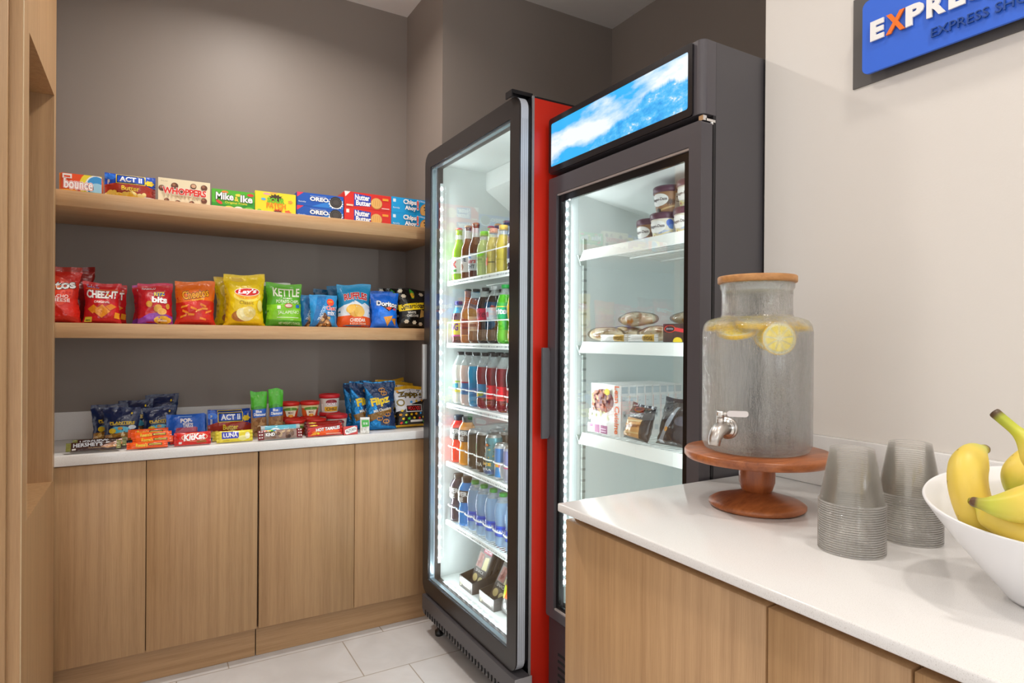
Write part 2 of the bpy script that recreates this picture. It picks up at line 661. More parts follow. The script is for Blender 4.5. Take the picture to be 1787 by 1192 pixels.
# base cabinets along the back
def base_unit(x0, x1, doors, label):
    cx = (x0 + x1) / 2
    t = thing('base_cabinet', label, 'cabinet', (cx, 2.8, 0), group='oak base cabinets under the snack counter')
    o = (cx, 2.8, 0)
    b = MB(); b.box(x0, x1, 2.60, 2.985, 0.126, 0.82, mat('#5b4128', 0.6)); b.build('carcass', t, o)
    b = MB(); b.box(x0, x1 - 0.002, 2.628, 2.64, 0.001, 0.1255, OAK_H); b.build('toe_kick', t, o)
    for d0, d1 in doors:
        b = MB(); b.rbox(d0 + .0012, d1 - .0012, 2.58, 2.599, 0.128, 0.818, OAK_V, 0.001, 1); b.build('door', t, o)


base_unit(-0.75, 0.3685, [(-0.75, -0.39), (-0.389, -0.0078), (-0.0078, 0.3675)], 'left oak base cabinet under the white snack counter')
base_unit(0.3705, 1.119, [(0.3715, 0.748), (0.748, 1.119)], 'right oak base cabinet under the snack counter, beside the drinks cooler')
b = MB()
b.rbox(-0.75, 1.12, 2.5705, 2.989, 0.8215, 0.857, QUARTZ, 0.002, 2)
o = b.build('snack_worktop')
tag(o, 'long white quartz worktop under the candy and snack bags', 'countertop')
b = MB(); b.box(-0.75, 1.108, 2.978, 2.9895, 0.8572, 0.965, QUARTZ)
tag(b.build('backsplash_strip'), 'low white quartz backsplash strip along the taupe back wall', 'backsplash')
b = MB(); b.box(1.108, 1.1205, 2.60, 2.978, 0.8572, 0.965, QUARTZ)
tag(b.build('backsplash_strip'), 'short white quartz backsplash return beside the drinks cooler', 'backsplash')
for z0, z1, lab in ((1.705, 1.759, 'upper oak wall shelf holding boxed candy and cookies'), (1.257, 1.309, 'lower oak wall shelf holding the bags of chips')):
    b = MB(); b.rbox(-0.75, 1.1195, 2.575, 2.989, z0, z1, OAK_S, 0.0012, 1)
    tag(b.build('wall_shelf', None, (0.2, 2.78, z0)), lab, 'shelf', 'oak wall shelves')

# right-hand worktop with its cabinets
CT = 0.930
for i, (y0, y1, lab) in enumerate(((0.558, 1.035, 'oak cabinet door unit under the white worktop beside the freezer'), (0.369, 0.556, 'narrow oak cabinet unit under the white worktop'), (-0.35, 0.367, 'oak cabinet unit under the fruit bowl at lower right corner'), (-1.1, -0.352, 'oak cabinet unit nearest the viewer under the worktop'))):
    t = thing('counter_cabinet', lab, 'cabinet', (1.04, (y0 + y1) / 2, 0), group='oak cabinets under the white worktop')
    o = (1.04, (y0 + y1) / 2, 0)
    b = MB(); b.box(0.758, 1.345, y0, y1, 0.09, 0.9125, OAK_V); b.build('carcass', t, o)
    b = MB(); b.rbox(0.736, 0.7575, y0 + .0008, y1 - .0008, 0.10, 0.895, OAK_V, 0.0009, 1); b.build('door', t, o)
    b = MB(); b.box(0.80, 0.815, y0, y1, 0.001, 0.09, mat('#4a3826', 0.6)); b.build('toe_kick', t, o)
b = MB(); b.rbox(0.716, 1.349, -1.1, 1.0365, 0.9130, CT, QUARTZ, 0.0028, 2)
o = b.build('drink_worktop')
tag(o, 'white quartz worktop carrying the water dispenser, cups and fruit bowl', 'countertop')
b = MB(); b.rbox(1.330, 1.3495, -1.1, 1.0365, CT + .0002, 1.045, QUARTZ, 0.0015, 1)
tag(b.build('backsplash_strip'), 'white quartz backsplash strip under the cream wall', 'backsplash')

# ------------------------------------------------------------------ wall sign
SB = mat('#2f68dc', 0.45)
t = thing('wall_sign', 'blue wall sign with raised white letters on a grey backing board', 'sign', (1.349, 0.62, 1.92))
o = (1.349, 0.62, 1.92)
b = MB(); b.box(1.3465, 1.3495, 0.39, 0.808, 1.822, 2.020, mat('#5c5856', 0.5)); b.build('backing_board', t, o)
b = MB(); b.prism(rrect(0.42, 0.772, 1.834, 1.990, 0.014), 'x', 1.320, 1.3265, SB)
b.build('blue_panel', t, o)


def sign_text(name, body, ya, yb, za, zb, hexc, bold, thick):
    mb = MB()
    W_, H_ = ya - yb, zb - za
    art(mb, [('T', body, 0, 0, 1, 1, hexc, {'b': bold / 0.6})], W_, H_, lambda x, y, l: (1.320 - thick, ya - x, za + y), base=0, step=0, mk=lambda c: mat(c, 0.4))
    ob = mb.build(name, t, o)
    md = ob.modifiers.new('depth', 'SOLIDIFY')
    md.thickness = thick
    md.offset = 0
    return ob


b = MB(); b.box(1.3265, 1.3465, 0.44, 0.74, 1.86, 1.97, mat('#403d3c', 0.5)); b.build('standoff', t, o)
sign_text('letter_e', 'E', 0.752, 0.724, 1.897, 1.938, '#f4f2f0', 0.055, 0.004)
sign_text('letter_x', 'X', 0.720, 0.682, 1.897, 1.938, '#f5781e', 0.04, 0.004)
for ch, ya, yb in (('P', .681, .647), ('R', .642, .608), ('E', .603, .575), ('S', .571, .541), ('S', .537, .507)):
    sign_text('letter_' + ch.lower(), ch, ya, yb, 1.897, 1.938, '#f4f2f0', 0.05, 0.004)
sign_text('small_lettering', 'EXPRESS SHOP', 0.634, 0.462, 1.857, 1.875, '#17448f', 0.0, 0.003)

# ------------------------------------------------------------------ red drinks cooler
CO = (1.45, 2.11, 0)
cooler = thing('drinks_cooler', 'tall glass-door drinks cooler with black door frame and red side panel', 'refrigerator', CO)
b = MB()
b.box(1.086, 1.80, 1.720, 1.732, 0.085, 2.056, RED)
b.box(1.086, 1.80, 2.497, 2.508, 0.085, 2.056, RED)
b.box(1.79, 1.80, 1.732, 2.497, 0.085, 2.056, BLACKM)
b.box(1.086, 1.80, 1.720, 2.508, 2.056, 2.062, BLACKM)
b.box(1.086, 1.80, 1.732, 2.497, 0.085, 0.20, BLACKM)
b.build('cabinet_body', cooler, CO)
b = MB()
b.box(1.078, 1.0862, 1.7195, 1.7228, 0.085, 2.062, mat('#8a8688', 0.4))
b.ring(rrect(1.7228, 2.508, 0.18, 2.058, 0.003, 1), rrect(1.785, 2.452, 0.236, 1.995, 0.003, 1), 'x', 1.076, 1.0862, BLACKM)
b.build('front_edge', cooler, CO)
b = MB()
b.box(1.0864, 1.72, 1.7325, 1.775, 0.20, 2.05, LINER)
b.box(1.0864, 1.72, 2.462, 2.4965, 0.20, 2.05, LINER)
b.box(1.70, 1.789, 1.7325, 2.4965, 0.20, 2.05, LINER)
b.box(1.0864, 1.70, 1.775, 2.462, 2.01, 2.055, LINER)
b.box(1.0864, 1.70, 1.775, 2.462, 0.2005, 0.236, LINER)
b.build('white_liner', cooler, CO)
b = MB()
b.prism([(1.30, 2.009), (1.699, 2.009), (1.699, 1.80), (1.50, 1.80), (1.30, 1.93)], 'y', 1.776, 2.461, WHITEW)
b.build('evaporator_cover', cooler, CO)
b = MB()
b.ring(rrect(1.715, 2.508, 0.174, 2.058, 0.045), rrect(1.776, 2.450, 0.237, 1.993, 0.004), 'x', 1.027, 1.032, mat('#262223', 0.28))
dr = b.build('door_frame', cooler, CO)
b = MB()
b.ring(rrect(1.715, 2.508, 0.174, 2.058, 0.045), rrect(1.772, 2.454, 0.233, 1.997, 0.004), 'x', 1.032, 1.060, ALU)
for zz in (0.4, 0.8, 1.2, 1.6):
    pass
for q in range(3):
    b.box(1.038 + q * .008, 1.0388 + q * .008, 1.7144, 1.7152, 0.22, 1.98, mat('#8d929a', 0.4))
b.build('door_side', dr)
b = MB()
b.ring(rrect(1.724, 2.500, 0.183, 2.049, 0.04), rrect(1.776, 2.450, 0.237, 1.993, 0.004), 'x', 1.060, 1.075, mat('#191719', 0.6))
b.build('door_gasket', dr)
b = MB()
b.ring(rrect(1.777, 2.449, 0.238, 1.992, 0.004), rrect(1.782, 2.443, 0.246, 1.985, 0.004), 'x', 1.034, 1.050, LEDTRIM)
b.build('glass_trim', dr)
b = MB(); b.box(1.038, 1.042, 1.779, 2.446, 0.242, 1.988, PANE); b.build('glass_pane', dr)
b = MB(); b.rbox(1.003, 1.027, 2.468, 2.482, 1.005, 1.24, mat('#8c8886', 0.35, 0.5), 0.004, 2); b.build('handle', dr)
b = MB()
b.box(1.012, 1.13, 1.735, 1.775, 2.0625, 2.066, BLACKM)
b.box(1.008, 1.012, 1.735, 1.775, 2.052, 2.074, BLACKM)
b.box(1.012, 1.09, 1.737, 1.742, 2.0625, 2.076, BLACKM)
b.lathe([(0, .0), (.006, 0), (.006, .006), (0, .008)], CHROME, 12, (1.105, 1.745, 2.066))
b.build('top_hinge', cooler, CO)
b = MB()
b.prism([(1.015, 0.168), (1.07, 0.172), (1.07, 0.085), (1.04, 0.07), (1.022, 0.085), (1.015, 0.11)], 'y', 1.700, 2.482, GRAPH)
for k in range(30):
    y = 1.73 + k * 0.0245
    b.box(1.0128, 1.016, y, y + 0.006, 0.094, 0.114, mat('#0c0b0c', 0.8))
b.build('base_panel', cooler, CO)
b = MB(); b.box(1.0148, 1.078, 1.6985, 1.7005, 0.085, 0.170, mat('#a8a5a8', 0.4)); b.build('base_end_cap', cooler, CO)
for (x, y) in ((1.072, 2.43), (1.075, 1.77), (1.75, 2.43), (1.75, 1.77)):
    b = MB(); b.lathe([(0, 0), (.016, 0), (.018, .006), (.018, .02), (.008, .024), (.008, .085), (0, .085)], mat('#1a1919', 0.4), 14, (x, y, 0)); b.build('foot', cooler, CO)


def led_strip(parent, org, p0, p1, nrm, n, wid=0.012):
    """thin housing with separate glowing chips from p0 to p1"""
    b = MB()
    p0, p1 = Vector(p0), Vector(p1)
    d = (p1 - p0).normalized()
    nn = Vector(nrm).normalized()
    s = d.cross(nn).normalized()
    def quadbox(c, hl, hw, ht, mt):
        vs = [c + d * a + s * bb + nn * e for e in (0, ht) for bb in (-hw, hw) for a in (-hl, hl)]
        b.add(vs, [(0, 2, 3, 1), (4, 5, 7, 6), (0, 1, 5, 4), (2, 6, 7, 3), (0, 4, 6, 2), (1, 3, 7, 5)], mt)
    quadbox((p0 + p1) / 2, (p1 - p0).length / 2, wid / 2, 0.003, mat('#dfe8ea', 0.3))
    for i in range(n):
        c = p0 + (p1 - p0) * ((i + .5) / n) + nn * 0.003
        quadbox(c, 0.0045, 0.0035, 0.0022, LED)
    return b.build('led_strip', parent, org)


led_strip(cooler, CO, (1.079, 2.4515, 0.30), (1.079, 2.4515, 1.93), (-0.25, -1, 0), 37)
led_strip(cooler, CO, (1.079, 1.7860, 0.30), (1.079, 1.7860, 1.93), (-0.1, 1, 0), 37)  # unseen strip on the near side, mirrored from the far one and added
led_strip(cooler, CO, (1.079, 1.82, 0.2375), (1.079, 2.40, 0.2375), (-0.3, 0, 1), 13)


def aim(o, d):
    o.rotation_euler = Vector(d).to_track_quat('-Z', 'Y').to_euler()


def strip_light(name, loc, length, d, e, horiz=False, w=0.006):
    lo = led_light(name, loc, w, length, (0, 0, 0), e)
    z = -Vector(d).normalized()
    y = Vector((0, 1, 0)) if horiz else Vector((0, 0, 1))
    x = y.cross(z).normalized()
    y = z.cross(x)
    lo.rotation_euler = Matrix((x, y, z)).transposed().to_euler()
    return lo


strip_light('cooler_led_far', (1.088, 2.446, 1.12), 1.60, (0.55, -1, 0), 3.4)
strip_light('cooler_led_near_added', (1.088, 1.792, 1.12), 1.60, (0.55, 1, 0), 3.4)  # added lamp on the hidden near side, brightens the bottles
strip_light('cooler_led_bottom', (1.086, 2.11, 0.243), 0.56, (0.5, 0, 1), 1.0, True)

SHZ = [1.510, 1.244, 0.985, 0.734, 0.481]
LANES = [2.405, 2.325, 2.245, 2.165, 2.085, 2.005, 1.925, 1.845]
for si, z in enumerate(SHZ):
    b = MB()
    b.rbox(1.108, 1.118, 1.782, 2.452, z - 0.018, z + 0.002, WHITEW, 0.002, 1)
    for k in range(34):
        y = 1.79 + k * 0.0197
        b.box(1.118, 1.66, y, y + 0.0035, z - 0.004, z - 0.001, WHITEW)
    for x in (1.13, 1.3, 1.5, 1.655):
        b.box(x, x + 0.004, 1.785, 2.45, z - 0.009, z - 0.004, WHITEW)
    sh = b.build('shelf', cooler, CO)
    b = MB()
    for k in range(46):
        y = 1.80 + k * 0.0128
        b.box(1.1068, 1.1082, y, y + (0.004 if (k * 7) % 5 else 0.0085), z - 0.011, z - 0.006, mat('#8a9498', 0.6))
    b.build('price_strip', sh)
    b = MB()
    if si < 2:
        b.tube([(1.112, 1.785, z + 0.09), (1.112, 2.45, z + 0.09)], 0.0024, WHITEW, 6)
        for y in (1.785, 2.45):
            b.tube([(1.112, y, z), (1.112, y, z + 0.09)], 0.002, WHITEW, 6)
    else:
        for y in LANES:
            pts = [(1.1185 - 0.010 * sin(a), y + 0.034 * cos(a), z + 0.07) for a in [pi * k / 8 for k in range(9)]]
            b.tube(pts, 0.0026, WHITEW, 6)
    b.build('front_rail', sh)

# ------------------------------------------------------------------ freezer with picture header
FO = (1.5, 1.37, 0)
fz = thing('upright_freezer', 'tall dark grey glass-door freezer with lit blue mountain picture header', 'freezer', FO)
b = MB()
b.box(1.180, 1.87, 1.046, 1.060, 0.03, 1.984, GRAPH)
b.box(1.180, 1.87, 1.688, 1.697, 0.03, 1.984, GRAPH)
b.box(1.86, 1.87, 1.060, 1.688, 0.03, 1.984, GRAPH_D)
b.box(1.180, 1.86, 1.060, 1.688, 1.79, 1.984, GRAPH)
b.box(1.180, 1.86, 1.060, 1.688, 0.03, 0.37, GRAPH_D)
b.ring(rrect(1.047, 1.696, 0.04, 1.983, 0.003, 1), rrect(1.100, 1.668, 0.385, 1.755, 0.003, 1), 'x', 1.172, 1.1802, mat('#1b191b', 0.5))
b.build('cabinet_body', fz, FO)
b = MB()
b.box(1.1805, 1.78, 1.0605, 1.098, 0.371, 1.789, LINER)
b.box(1.1805, 1.78, 1.670, 1.6875, 0.371, 1.789, LINER)
b.box(1.76, 1.859, 1.0605, 1.6875, 0.371, 1.789, LINER)
b.box(1.1805, 1.76, 1.098, 1.670, 1.762, 1.789, LINER)
b.box(1.1805, 1.76, 1.098, 1.670, 0.371, 0.398, LINER)
b.build('white_liner', fz, FO)
b = MB()
b.prism([(1.215, 1.7615), (1.7595, 1.7615), (1.7595, 1.64), (1.60, 1.69), (1.24, 1.748)], 'y', 1.0985, 1.6695, WHITEW)
gx, gy = 1.43, 1.28
for k in range(7):
    rr = 0.02 + k * 0.013
    for q in range(14):
        a = 2 * pi * q / 14
        zc = lambda x: 1.748 - (x - 1.24) * 0.161 - 0.0012
        x1, y1 = gx + rr * cos(a), gy + rr * sin(a)
        b.box(x1 - .003, x1 + .003, y1 - .003, y1 + .003, zc(x1) - .0006, zc(x1) + .001, mat('#5d6568', 0.6))
b.build('evaporator_cover', fz, FO)
# header
b = MB()
hp = [(1.180, 1.0465), (1.150, 1.0465)] + [(1.150 - 0.016 * sin(a), 1.0625 - 0.016 * cos(a)) for a in [pi / 2 * k / 6 for k in range(7)]] + [(1.134, 1.697), (1.180, 1.697)]
b.prism(hp, 'z', 1.806, 1.9845, mat('#514d51', 0.32))
hd = b.build('header_box', fz, FO)
b = MB(); b.ring(rrect(1.074, 1.6965, 1.8065, 1.9840, 0.008), rrect(1.088, 1.684, 1.826, 1.966, 0.006), 'x', 1.128, 1.134, mat('#1e1b1e', 0.22)); b.build('header_frame', hd)


def mountain_mat():
    mt, nt, b = nodes_of('backlit_mountain_picture')
    N = nt.nodes.new
    L = nt.links.new
    tc = N('ShaderNodeTexCoord')
    sp = N('ShaderNodeSeparateXYZ')
    L(tc.outputs['Object'], sp.inputs[0])   # object y = along, z = up
    def mathn(op, a, bb=None, c=None):
        n = N('ShaderNodeMath'); n.operation = op
        for i, v in enumerate((a, bb, c)):
            if v is None:
                continue
            if isinstance(v, (int, float)):
                n.inputs[i].default_value = v
            else:
                L(v, n.inputs[i])
        return n.outputs[0]
    U = mathn('MULTIPLY', mathn('SUBTRACT', 0.314 , sp.outputs[1]), 1.0 / 0.6)      # 0 far end, 1 near end
    V = mathn('MULTIPLY', mathn('SUBTRACT', sp.outputs[2], 1.826), 1 / 0.14)
    cmb = N('ShaderNodeCombineXYZ'); L(U, cmb.inputs[0]); L(V, cmb.inputs[1])
    def noise(scale, sx=1.0, sy=1.0, det=6, off=0.0, rough=0.55):
        mp = N('ShaderNodeMapping'); mp.inputs['Scale'].default_value = (sx, sy, 1); mp.inputs['Location'].default_value = (off, off, off)
        L(cmb.outputs[0], mp.inputs['Vector'])
        n = N('ShaderNodeTexNoise'); n.inputs['Scale'].default_value = scale; n.inputs['Detail'].default_value = det; n.inputs['Roughness'].default_value = rough
        L(mp.outputs[0], n.inputs['Vector'])
        return n.outputs['Fac']
    # ridge line, rising from lower left to the upper right peaks
    ridge_n = noise(7, 1, 0.05, 5, 3.1, 0.62)
    r1 = mathn('MULTIPLY_ADD', U, 1.35, -0.42)
    r1 = mathn('MINIMUM', r1, 0.62)
    ridge = mathn('ADD', r1, mathn('MULTIPLY_ADD', ridge_n, 0.75, -0.37))
    mask = N('ShaderNodeMapRange'); mask.inputs['From Min'].default_value = -0.03; mask.inputs['From Max'].default_value = 0.05
    L(mathn('SUBTRACT', ridge, V), mask.inputs['Value'])
    # sky with clouds
    cl = noise(2.2, 1.3, 0.8, 7, 1.7)
    band = mathn('SUBTRACT', 0.42, mathn('ABSOLUTE', mathn('SUBTRACT', mathn('MULTIPLY_ADD', U, 0.25, 0.38), V)))
    clm = N('ShaderNodeMapRange'); clm.inputs['From Min'].default_value = 0.50; clm.inputs['From Max'].default_value = 0.70
    L(mathn('ADD', cl, mathn('MULTIPLY', band, 0.42)), clm.inputs['Value'])
    sky = N('ShaderNodeMixRGB'); sky.inputs['Color1'].default_value = lin('#23b0f2'); sky.inputs['Color2'].default_value = lin('#eef6fd')
    L(clm.outputs[0], sky.inputs['Fac'])
    sn = noise(7, 2.2, 0.8, 10, 5.5, 0.68)
    snm = N('ShaderNodeValToRGB')
    e = snm.color_ramp.elements
    e[0].position = 0.35; e[0].color = lin('#1a94e4')
    e[1].position = 0.66; e[1].color = lin('#f0f7ff')
    e2 = snm.color_ramp.elements.new(0.52); e2.color = lin('#45b8f2')
    e3 = snm.color_ramp.elements.new(0.60); e3.color = lin('#7cc6f2')
    L(sn, snm.inputs['Fac'])
    mx = N('ShaderNodeMixRGB')
    L(mask.outputs[0], mx.inputs['Fac']); L(sky.outputs[0], mx.inputs['Color1']); L(snm.outputs[0], mx.inputs['Color2'])
    b.inputs['Base Color'].default_value = (0.02, 0.02, 0.02, 1)
    b.inputs['Roughness'].default_value = 0.25
    L(mx.outputs[0], b.inputs['Emission Color'])
    b.inputs['Emission Strength'].default_value = 0.95
    return mt


b = MB(); b.prism(rrect(1.088, 1.684, 1.826, 1.966, 0.006), 'x', 1.1292, 1.1338, mountain_mat())
b.build('header_picture', hd)
# door
b = MB()
b.ring(rrect(1.046, 1.697, 0.36, 1.788, 0.006, 3), rrect(1.085, 1.654, 0.388, 1.733, 0.003, 3), 'x', 1.130, 1.168, mat('#4d494d', 0.33))
fd = b.build('door_frame', fz, FO)
b = MB()
b.ring(rrect(1.0855, 1.6535, 0.3885, 1.7325, 0.002, 1), rrect(1.108, 1.640, 0.405, 1.706, 0.002, 1), 'x', 1.140, 1.150, mat('#141214', 0.15))
b.box(1.134, 1.140, 1.0855, 1.6535, 1.7275, 1.7325, mat('#c9bdb8', 0.3, 0.3))
b.box(1.134, 1.140, 1.0855, 1.6535, 0.3885, 0.394, mat('#c9bdb8', 0.3, 0.3))
b.build('glass_border', fd)
b = MB(); b.box(1.143, 1.147, 1.1082, 1.6398, 0.4052, 1.7058, PANE); b.build('glass_pane', fd)
b = MB(); b.box(1.100, 1.1295, 1.675, 1.690, 0.94, 1.236, mat('#5a575b', 0.35))
b2 = MB(); b2.prism([(1.100, .94), (1.124, .94), (1.1295, .952), (1.1295, 1.224), (1.124, 1.236), (1.100, 1.236)], 'y', 1.682, 1.690, mat('#5a575b', 0.35))
b2.build('handle', fd)
b = MB()
b.box(1.145, 1.178, 1.046, 1.060, 1.789, 1.795, CHROME)
b.box(1.136, 1.148, 1.046, 1.060, 1.789, 1.801, CHROME)
b.lathe([(0, -.003), (.006, -.003), (.006, .009), (0, .009)], CHROME, 12, (1.172, 1.053, 1.787))
b.build('top_hinge', fz, FO)
b = MB()
b.rbox(1.140, 1.1795, 1.047, 1.696, 0.03, 0.352, mat('#3a373b', 0.4), 0.004, 2)
for k in range(9):
    b.box(1.139, 1.141, 1.10, 1.64, 0.07 + k * 0.022, 0.078 + k * 0.022, mat('#111011', 0.8))
b.build('base_grille', fz, FO)
led_strip(fz, FO, (1.1815, 1.6690, 0.45), (1.1815, 1.6690, 1.72), (-0.3, -1, 0), 42)
strip_light('freezer_led_far', (1.190, 1.664, 1.09), 1.24, (0.6, -1, 0), 1.9)
strip_light('freezer_led_near', (1.190, 1.105, 1.09), 1.24, (0.6, 1, 0), 1.9)
b = MB()
for y in (1.662, 1.104):
    b.box(1.245, 1.257, y - 0.004, y + 0.004, 0.40, 1.60, mat('#b9bfba', 0.35, 0.6))
    for k in range(30):
        b.box(1.2445, 1.2575, y - 0.0046, y + 0.0046, 0.42 + k * .037, 0.428 + k * .037, mat('#8a908c', 0.5))
b.build('shelf_pilaster', fz, FO)
for z in (1.555, 1.256, 0.960):
    b = MB()
    b.prism([(1.205, z - 0.034), (1.222, z), (1.226, z), (1.226, z - 0.010), (1.209, z - 0.036)], 'y', 1.112, 1.628, WHITEW)
    sh = b.build('shelf', fz, FO)
    b = MB()
    for k in range(22):
        y = 1.118 + k * 0.024
        b.tube([(1.226, y, z - 0.006), (1.70, y, z - 0.006)], 0.0018, WHITEW, 5)
    for x in (1.30, 1.42, 1.56, 1.69):
        b.tube([(x, 1.112, z - 0.011), (x, 1.628, z - 0.011)], 0.003, WHITEW, 6)
    b.build('wire_deck', sh)
    for y in (1.6615, 1.105):
        b = MB()
        b.prism([(1.222, z - 0.012), (1.26, z - 0.012), (1.245, z - 0.045), (1.235, z - 0.045)], 'y', y - .003, y + .003, mat('#b9bfba', 0.35, 0.6))
        b.build('bracket', sh)

# ------------------------------------------------------------------ package builders
def carton(name, label, cat, x, y, z, w, d, h, side, ops, rz=0.0, group=None, top=None, rx=0.0):
    """printed cardboard box; root at the middle of the front bottom edge, front faces local -y"""
    t = thing(name, label, cat, (x, y, z), rz, group, rx)
    b = MB()
    b.rbox(-w / 2, w / 2, 0, d, 0.0003, h, mat(side, 0.38, kind='carton'), 0.0008, 1)
    b.build('box_body', t)
    b = MB()
    art(b, ops, w, h, lambda X, Y, l: (X - w / 2, -l, Y), base=0.0003)
    b.build('front_print', t)
    return t


def bag_surface(w, h, th, seed, hor=False, base_full=True, flare=0.0):
    R = random.Random(seed)
    ph = [R.uniform(0, 6.28) for _ in range(8)]

    def g(v):
        s0, s1 = (0.0, 0.10) if (base_full and not hor) else (0.07, 0.07)
        if v <= s0 or v >= 1 - s1:
            return 0.0
        q = (v - s0) / (1 - s0 - s1)
        if base_full and not hor:
            return (sin(pi * min(1, (q * 0.80 + 0.20) if q > .0 else 0)) ** 0.65) * min(1, q * 9 + .35)
        return sin(pi * q) ** 0.55

    def wr(u, v):
        a = 0.0
        a += 0.35 * sin(9 * u + 7 * v + ph[0]) * sin(5 * v + ph[1])
        a += 0.30 * sin(15 * v - 8 * u + ph[2])
        a += 0.22 * sin(24 * u + 11 * v + ph[3]) * sin(13 * v + ph[4])
        e = max(0, 1 - min(u, 1 - u) * 5)
        a += 0.6 * e * sin(30 * v + ph[5])
        return a

    def half(u, v):
        uu, vv = (v, u) if hor else (u, v)
        prof = max(0.0, 1 - abs(2 * uu - 1) ** 3.0) ** 0.75
        return th / 2 * prof * g(vv)

    def P(u, v, side, lift=0.0):
        gg = g(u if hor else v)
        if hor:
            x = (u - .5) * w
            z = (0.5 + (v - .5) * (1 - 0.04 * gg)) * h
        else:
            x = (u - .5) * w * (1 - 0.10 * gg * (0.55 + 0.45 * sin(pi * v)) + 0.03 * (1 - v) ** 6)
            x += w * (0.011 * sin(6.5 * v + ph[6]) + 0.007 * sin(19 * v + ph[7]) + 0.005 * sin(43 * v + ph[2])) * (1 if u > .5 else -1) * abs(2 * u - 1) ** 3
            z = v * h - (0.020 * h * sin(3.1 * u + ph[3]) + 0.012 * h * sin(7 * u + ph[1])) * max(0, v - .5) * 2
        k = half(u, v)
        a = wr(u, v) * 0.0044 * (0.35 + min(1, k / (th / 2 + 1e-6))) * (min(w, h) / 0.13)
        # pinched seals ripple a little
        y = k + (a if side < 0 else -a * .6)
        if gg == 0.0:
            y = 0.0006 + 0.0012 * sin(21 * (v if hor else u) + ph[7])
            y = y if side < 0 else -y + 0.0012
        return (x, -y - lift if side < 0 else y + lift, z)
    return P


def bag(name, label, cat, x, y, z, w, h, th, body, seal, ops, rz=0.0, lean=0.0, group=None, seed=1, hor=False, roll_=0.0, foil='film', rough=0.22, metal=0.0, flat_bottom=True, film=False):
    t = thing(name, label, cat, (x, y, z + th * .42 * abs(sin(lean)) + .0005), rz, group, -lean, roll_)
    P = bag_surface(w, h, th, seed, hor, flat_bottom)
    b = MB()
    NU, NV = 20, 24
    mt_b = mat(body, rough, metal, foil)
    mt_s = mat(seal, rough, metal, foil)
    for side in (-1, 1):
        vs = [P(i / NU, j / NV, side) for j in range(NV + 1) for i in range(NU + 1)]
        fb, fs = [], []
        for j in range(NV):
            for i in range(NU):
                q = (j * (NU + 1) + i, j * (NU + 1) + i + 1, (j + 1) * (NU + 1) + i + 1, (j + 1) * (NU + 1) + i)
                e = (i + .5) / NU if hor else (j + .5) / NV
                (fs if (e > .91 or (e < .08 and (hor or not flat_bottom))) else fb).append(q)
        base = len(b.v)
        b.v += vs
        for lst, mt in ((fb, mt_b), (fs, mt_s)):
            k = b.mi(mt)
            for f in lst:
                b.f.append(tuple(base + i for i in f)); b.m.append(k); b.sm.append(True)
    # weld the two sheets
    ob = b.build('wrapper', t, (0, 0, 0), fix=False)
    bm = bmesh.new(); bm.from_mesh(ob.data)
    bmesh.ops.remove_doubles(bm, verts=bm.verts, dist=0.0008)
    bmesh.ops.recalc_face_normals(bm, faces=bm.faces[:])
    bm.to_mesh(ob.data); bm.free()
    b = MB()
    art(b, ops, w, h, lambda X, Y, l: P(X / w, Y / h, -1, l), nu=16, nv=16, base=0.0007, step=0.00028, mk=lambda c: mat(c, rough, 0.0, foil))
    if b.v:
        b.build('front_print', t, (0, 0, 0), fix=False)
    return t


def tub(name, label, cat, x, y, z, r0, r1, h, body, lid, ops, rz=0.0, group=None, lidh=0.014, lrough=0.35):
    t = thing(name, label, cat, (x, y, z), rz, group)
    b = MB()
    b.lathe([(0, 0.002), (r0 - .002, 0.002), (r0, 0), (r0, .003), (r1, h - lidh), (r1 - .002, h - lidh + .004), (0, h - lidh + .004)], mat(body, 0.4), 32)
    b.build('tub_body', t)
    b = MB()
    span = 2.6
    w = span * (r0 + r1) / 2

    def fm(X, Y, l):
        a = (X / w - .5) * span - pi / 2
        r = r0 + (r1 - r0) * min(1, Y / (h - lidh)) + l
        return (r * cos(a), r * sin(a), Y)
    art(b, ops, w, h - lidh, fm, nu=20, nv=1)
    b.build('printed_label', t)
    b = MB()
    b.lathe([(r1 - .003, h - lidh - .001), (r1 + .003, h - lidh - .001), (r1 + .0035, h - .003), (r1 + .001, h), (r1 - .003, h), (r1 - .005, h - .003), (0, h - .003)], mat(lid, lrough), 36)
    b.build('lid', t)
    return t


UZ = 1.759
MZ = 1.309
CZ = 0.857

# ------------------------------------------------------------------ upper shelf
ops = [('R', 0, 0, 1, 1, '#f0541c'), ('E', .80, .45, .36, .75, '#f6e23a'), ('E', .86, .45, .28, .58, '#f4f6f8'), ('E', .87, .45, .25, .52, '#3a9be0'), ('E', .88, .32, .2, .3, '#9fd4ef'), ('R', .55, 0, 1, .13, '#3f9a3c'), ('R', .62, 0, .98, .09, '#c8d83a'), ('E', .2, .05, .25, .15, '#f59a1c'),
       ('R', .03, .74, .26, .97, '#f4f2ee'), ('R', .07, .78, .22, .88, '#e8502a'), ('T', 'bounce', .07, .22, .78, .74, '#ffffff', {'b': .05, 'ol': ['#ffffff', '#e03a24']})]
t = carton('dryer_sheet_box', 'orange dryer sheet carton at the left end of the upper shelf', 'box', -0.207, 2.62, UZ, 0.116, 0.10, 0.067, '#ef6a1f', ops)
b = MB(); b.box(-0.064, -0.0585, 0.004, 0.09, 0.001, 0.066, mat('#f5871f', .4)); b.box(-0.0645, -0.0635, 0.01, 0.05, 0.006, 0.026, mat('#2a2a9a', .4)); b.build('side_flap', t)


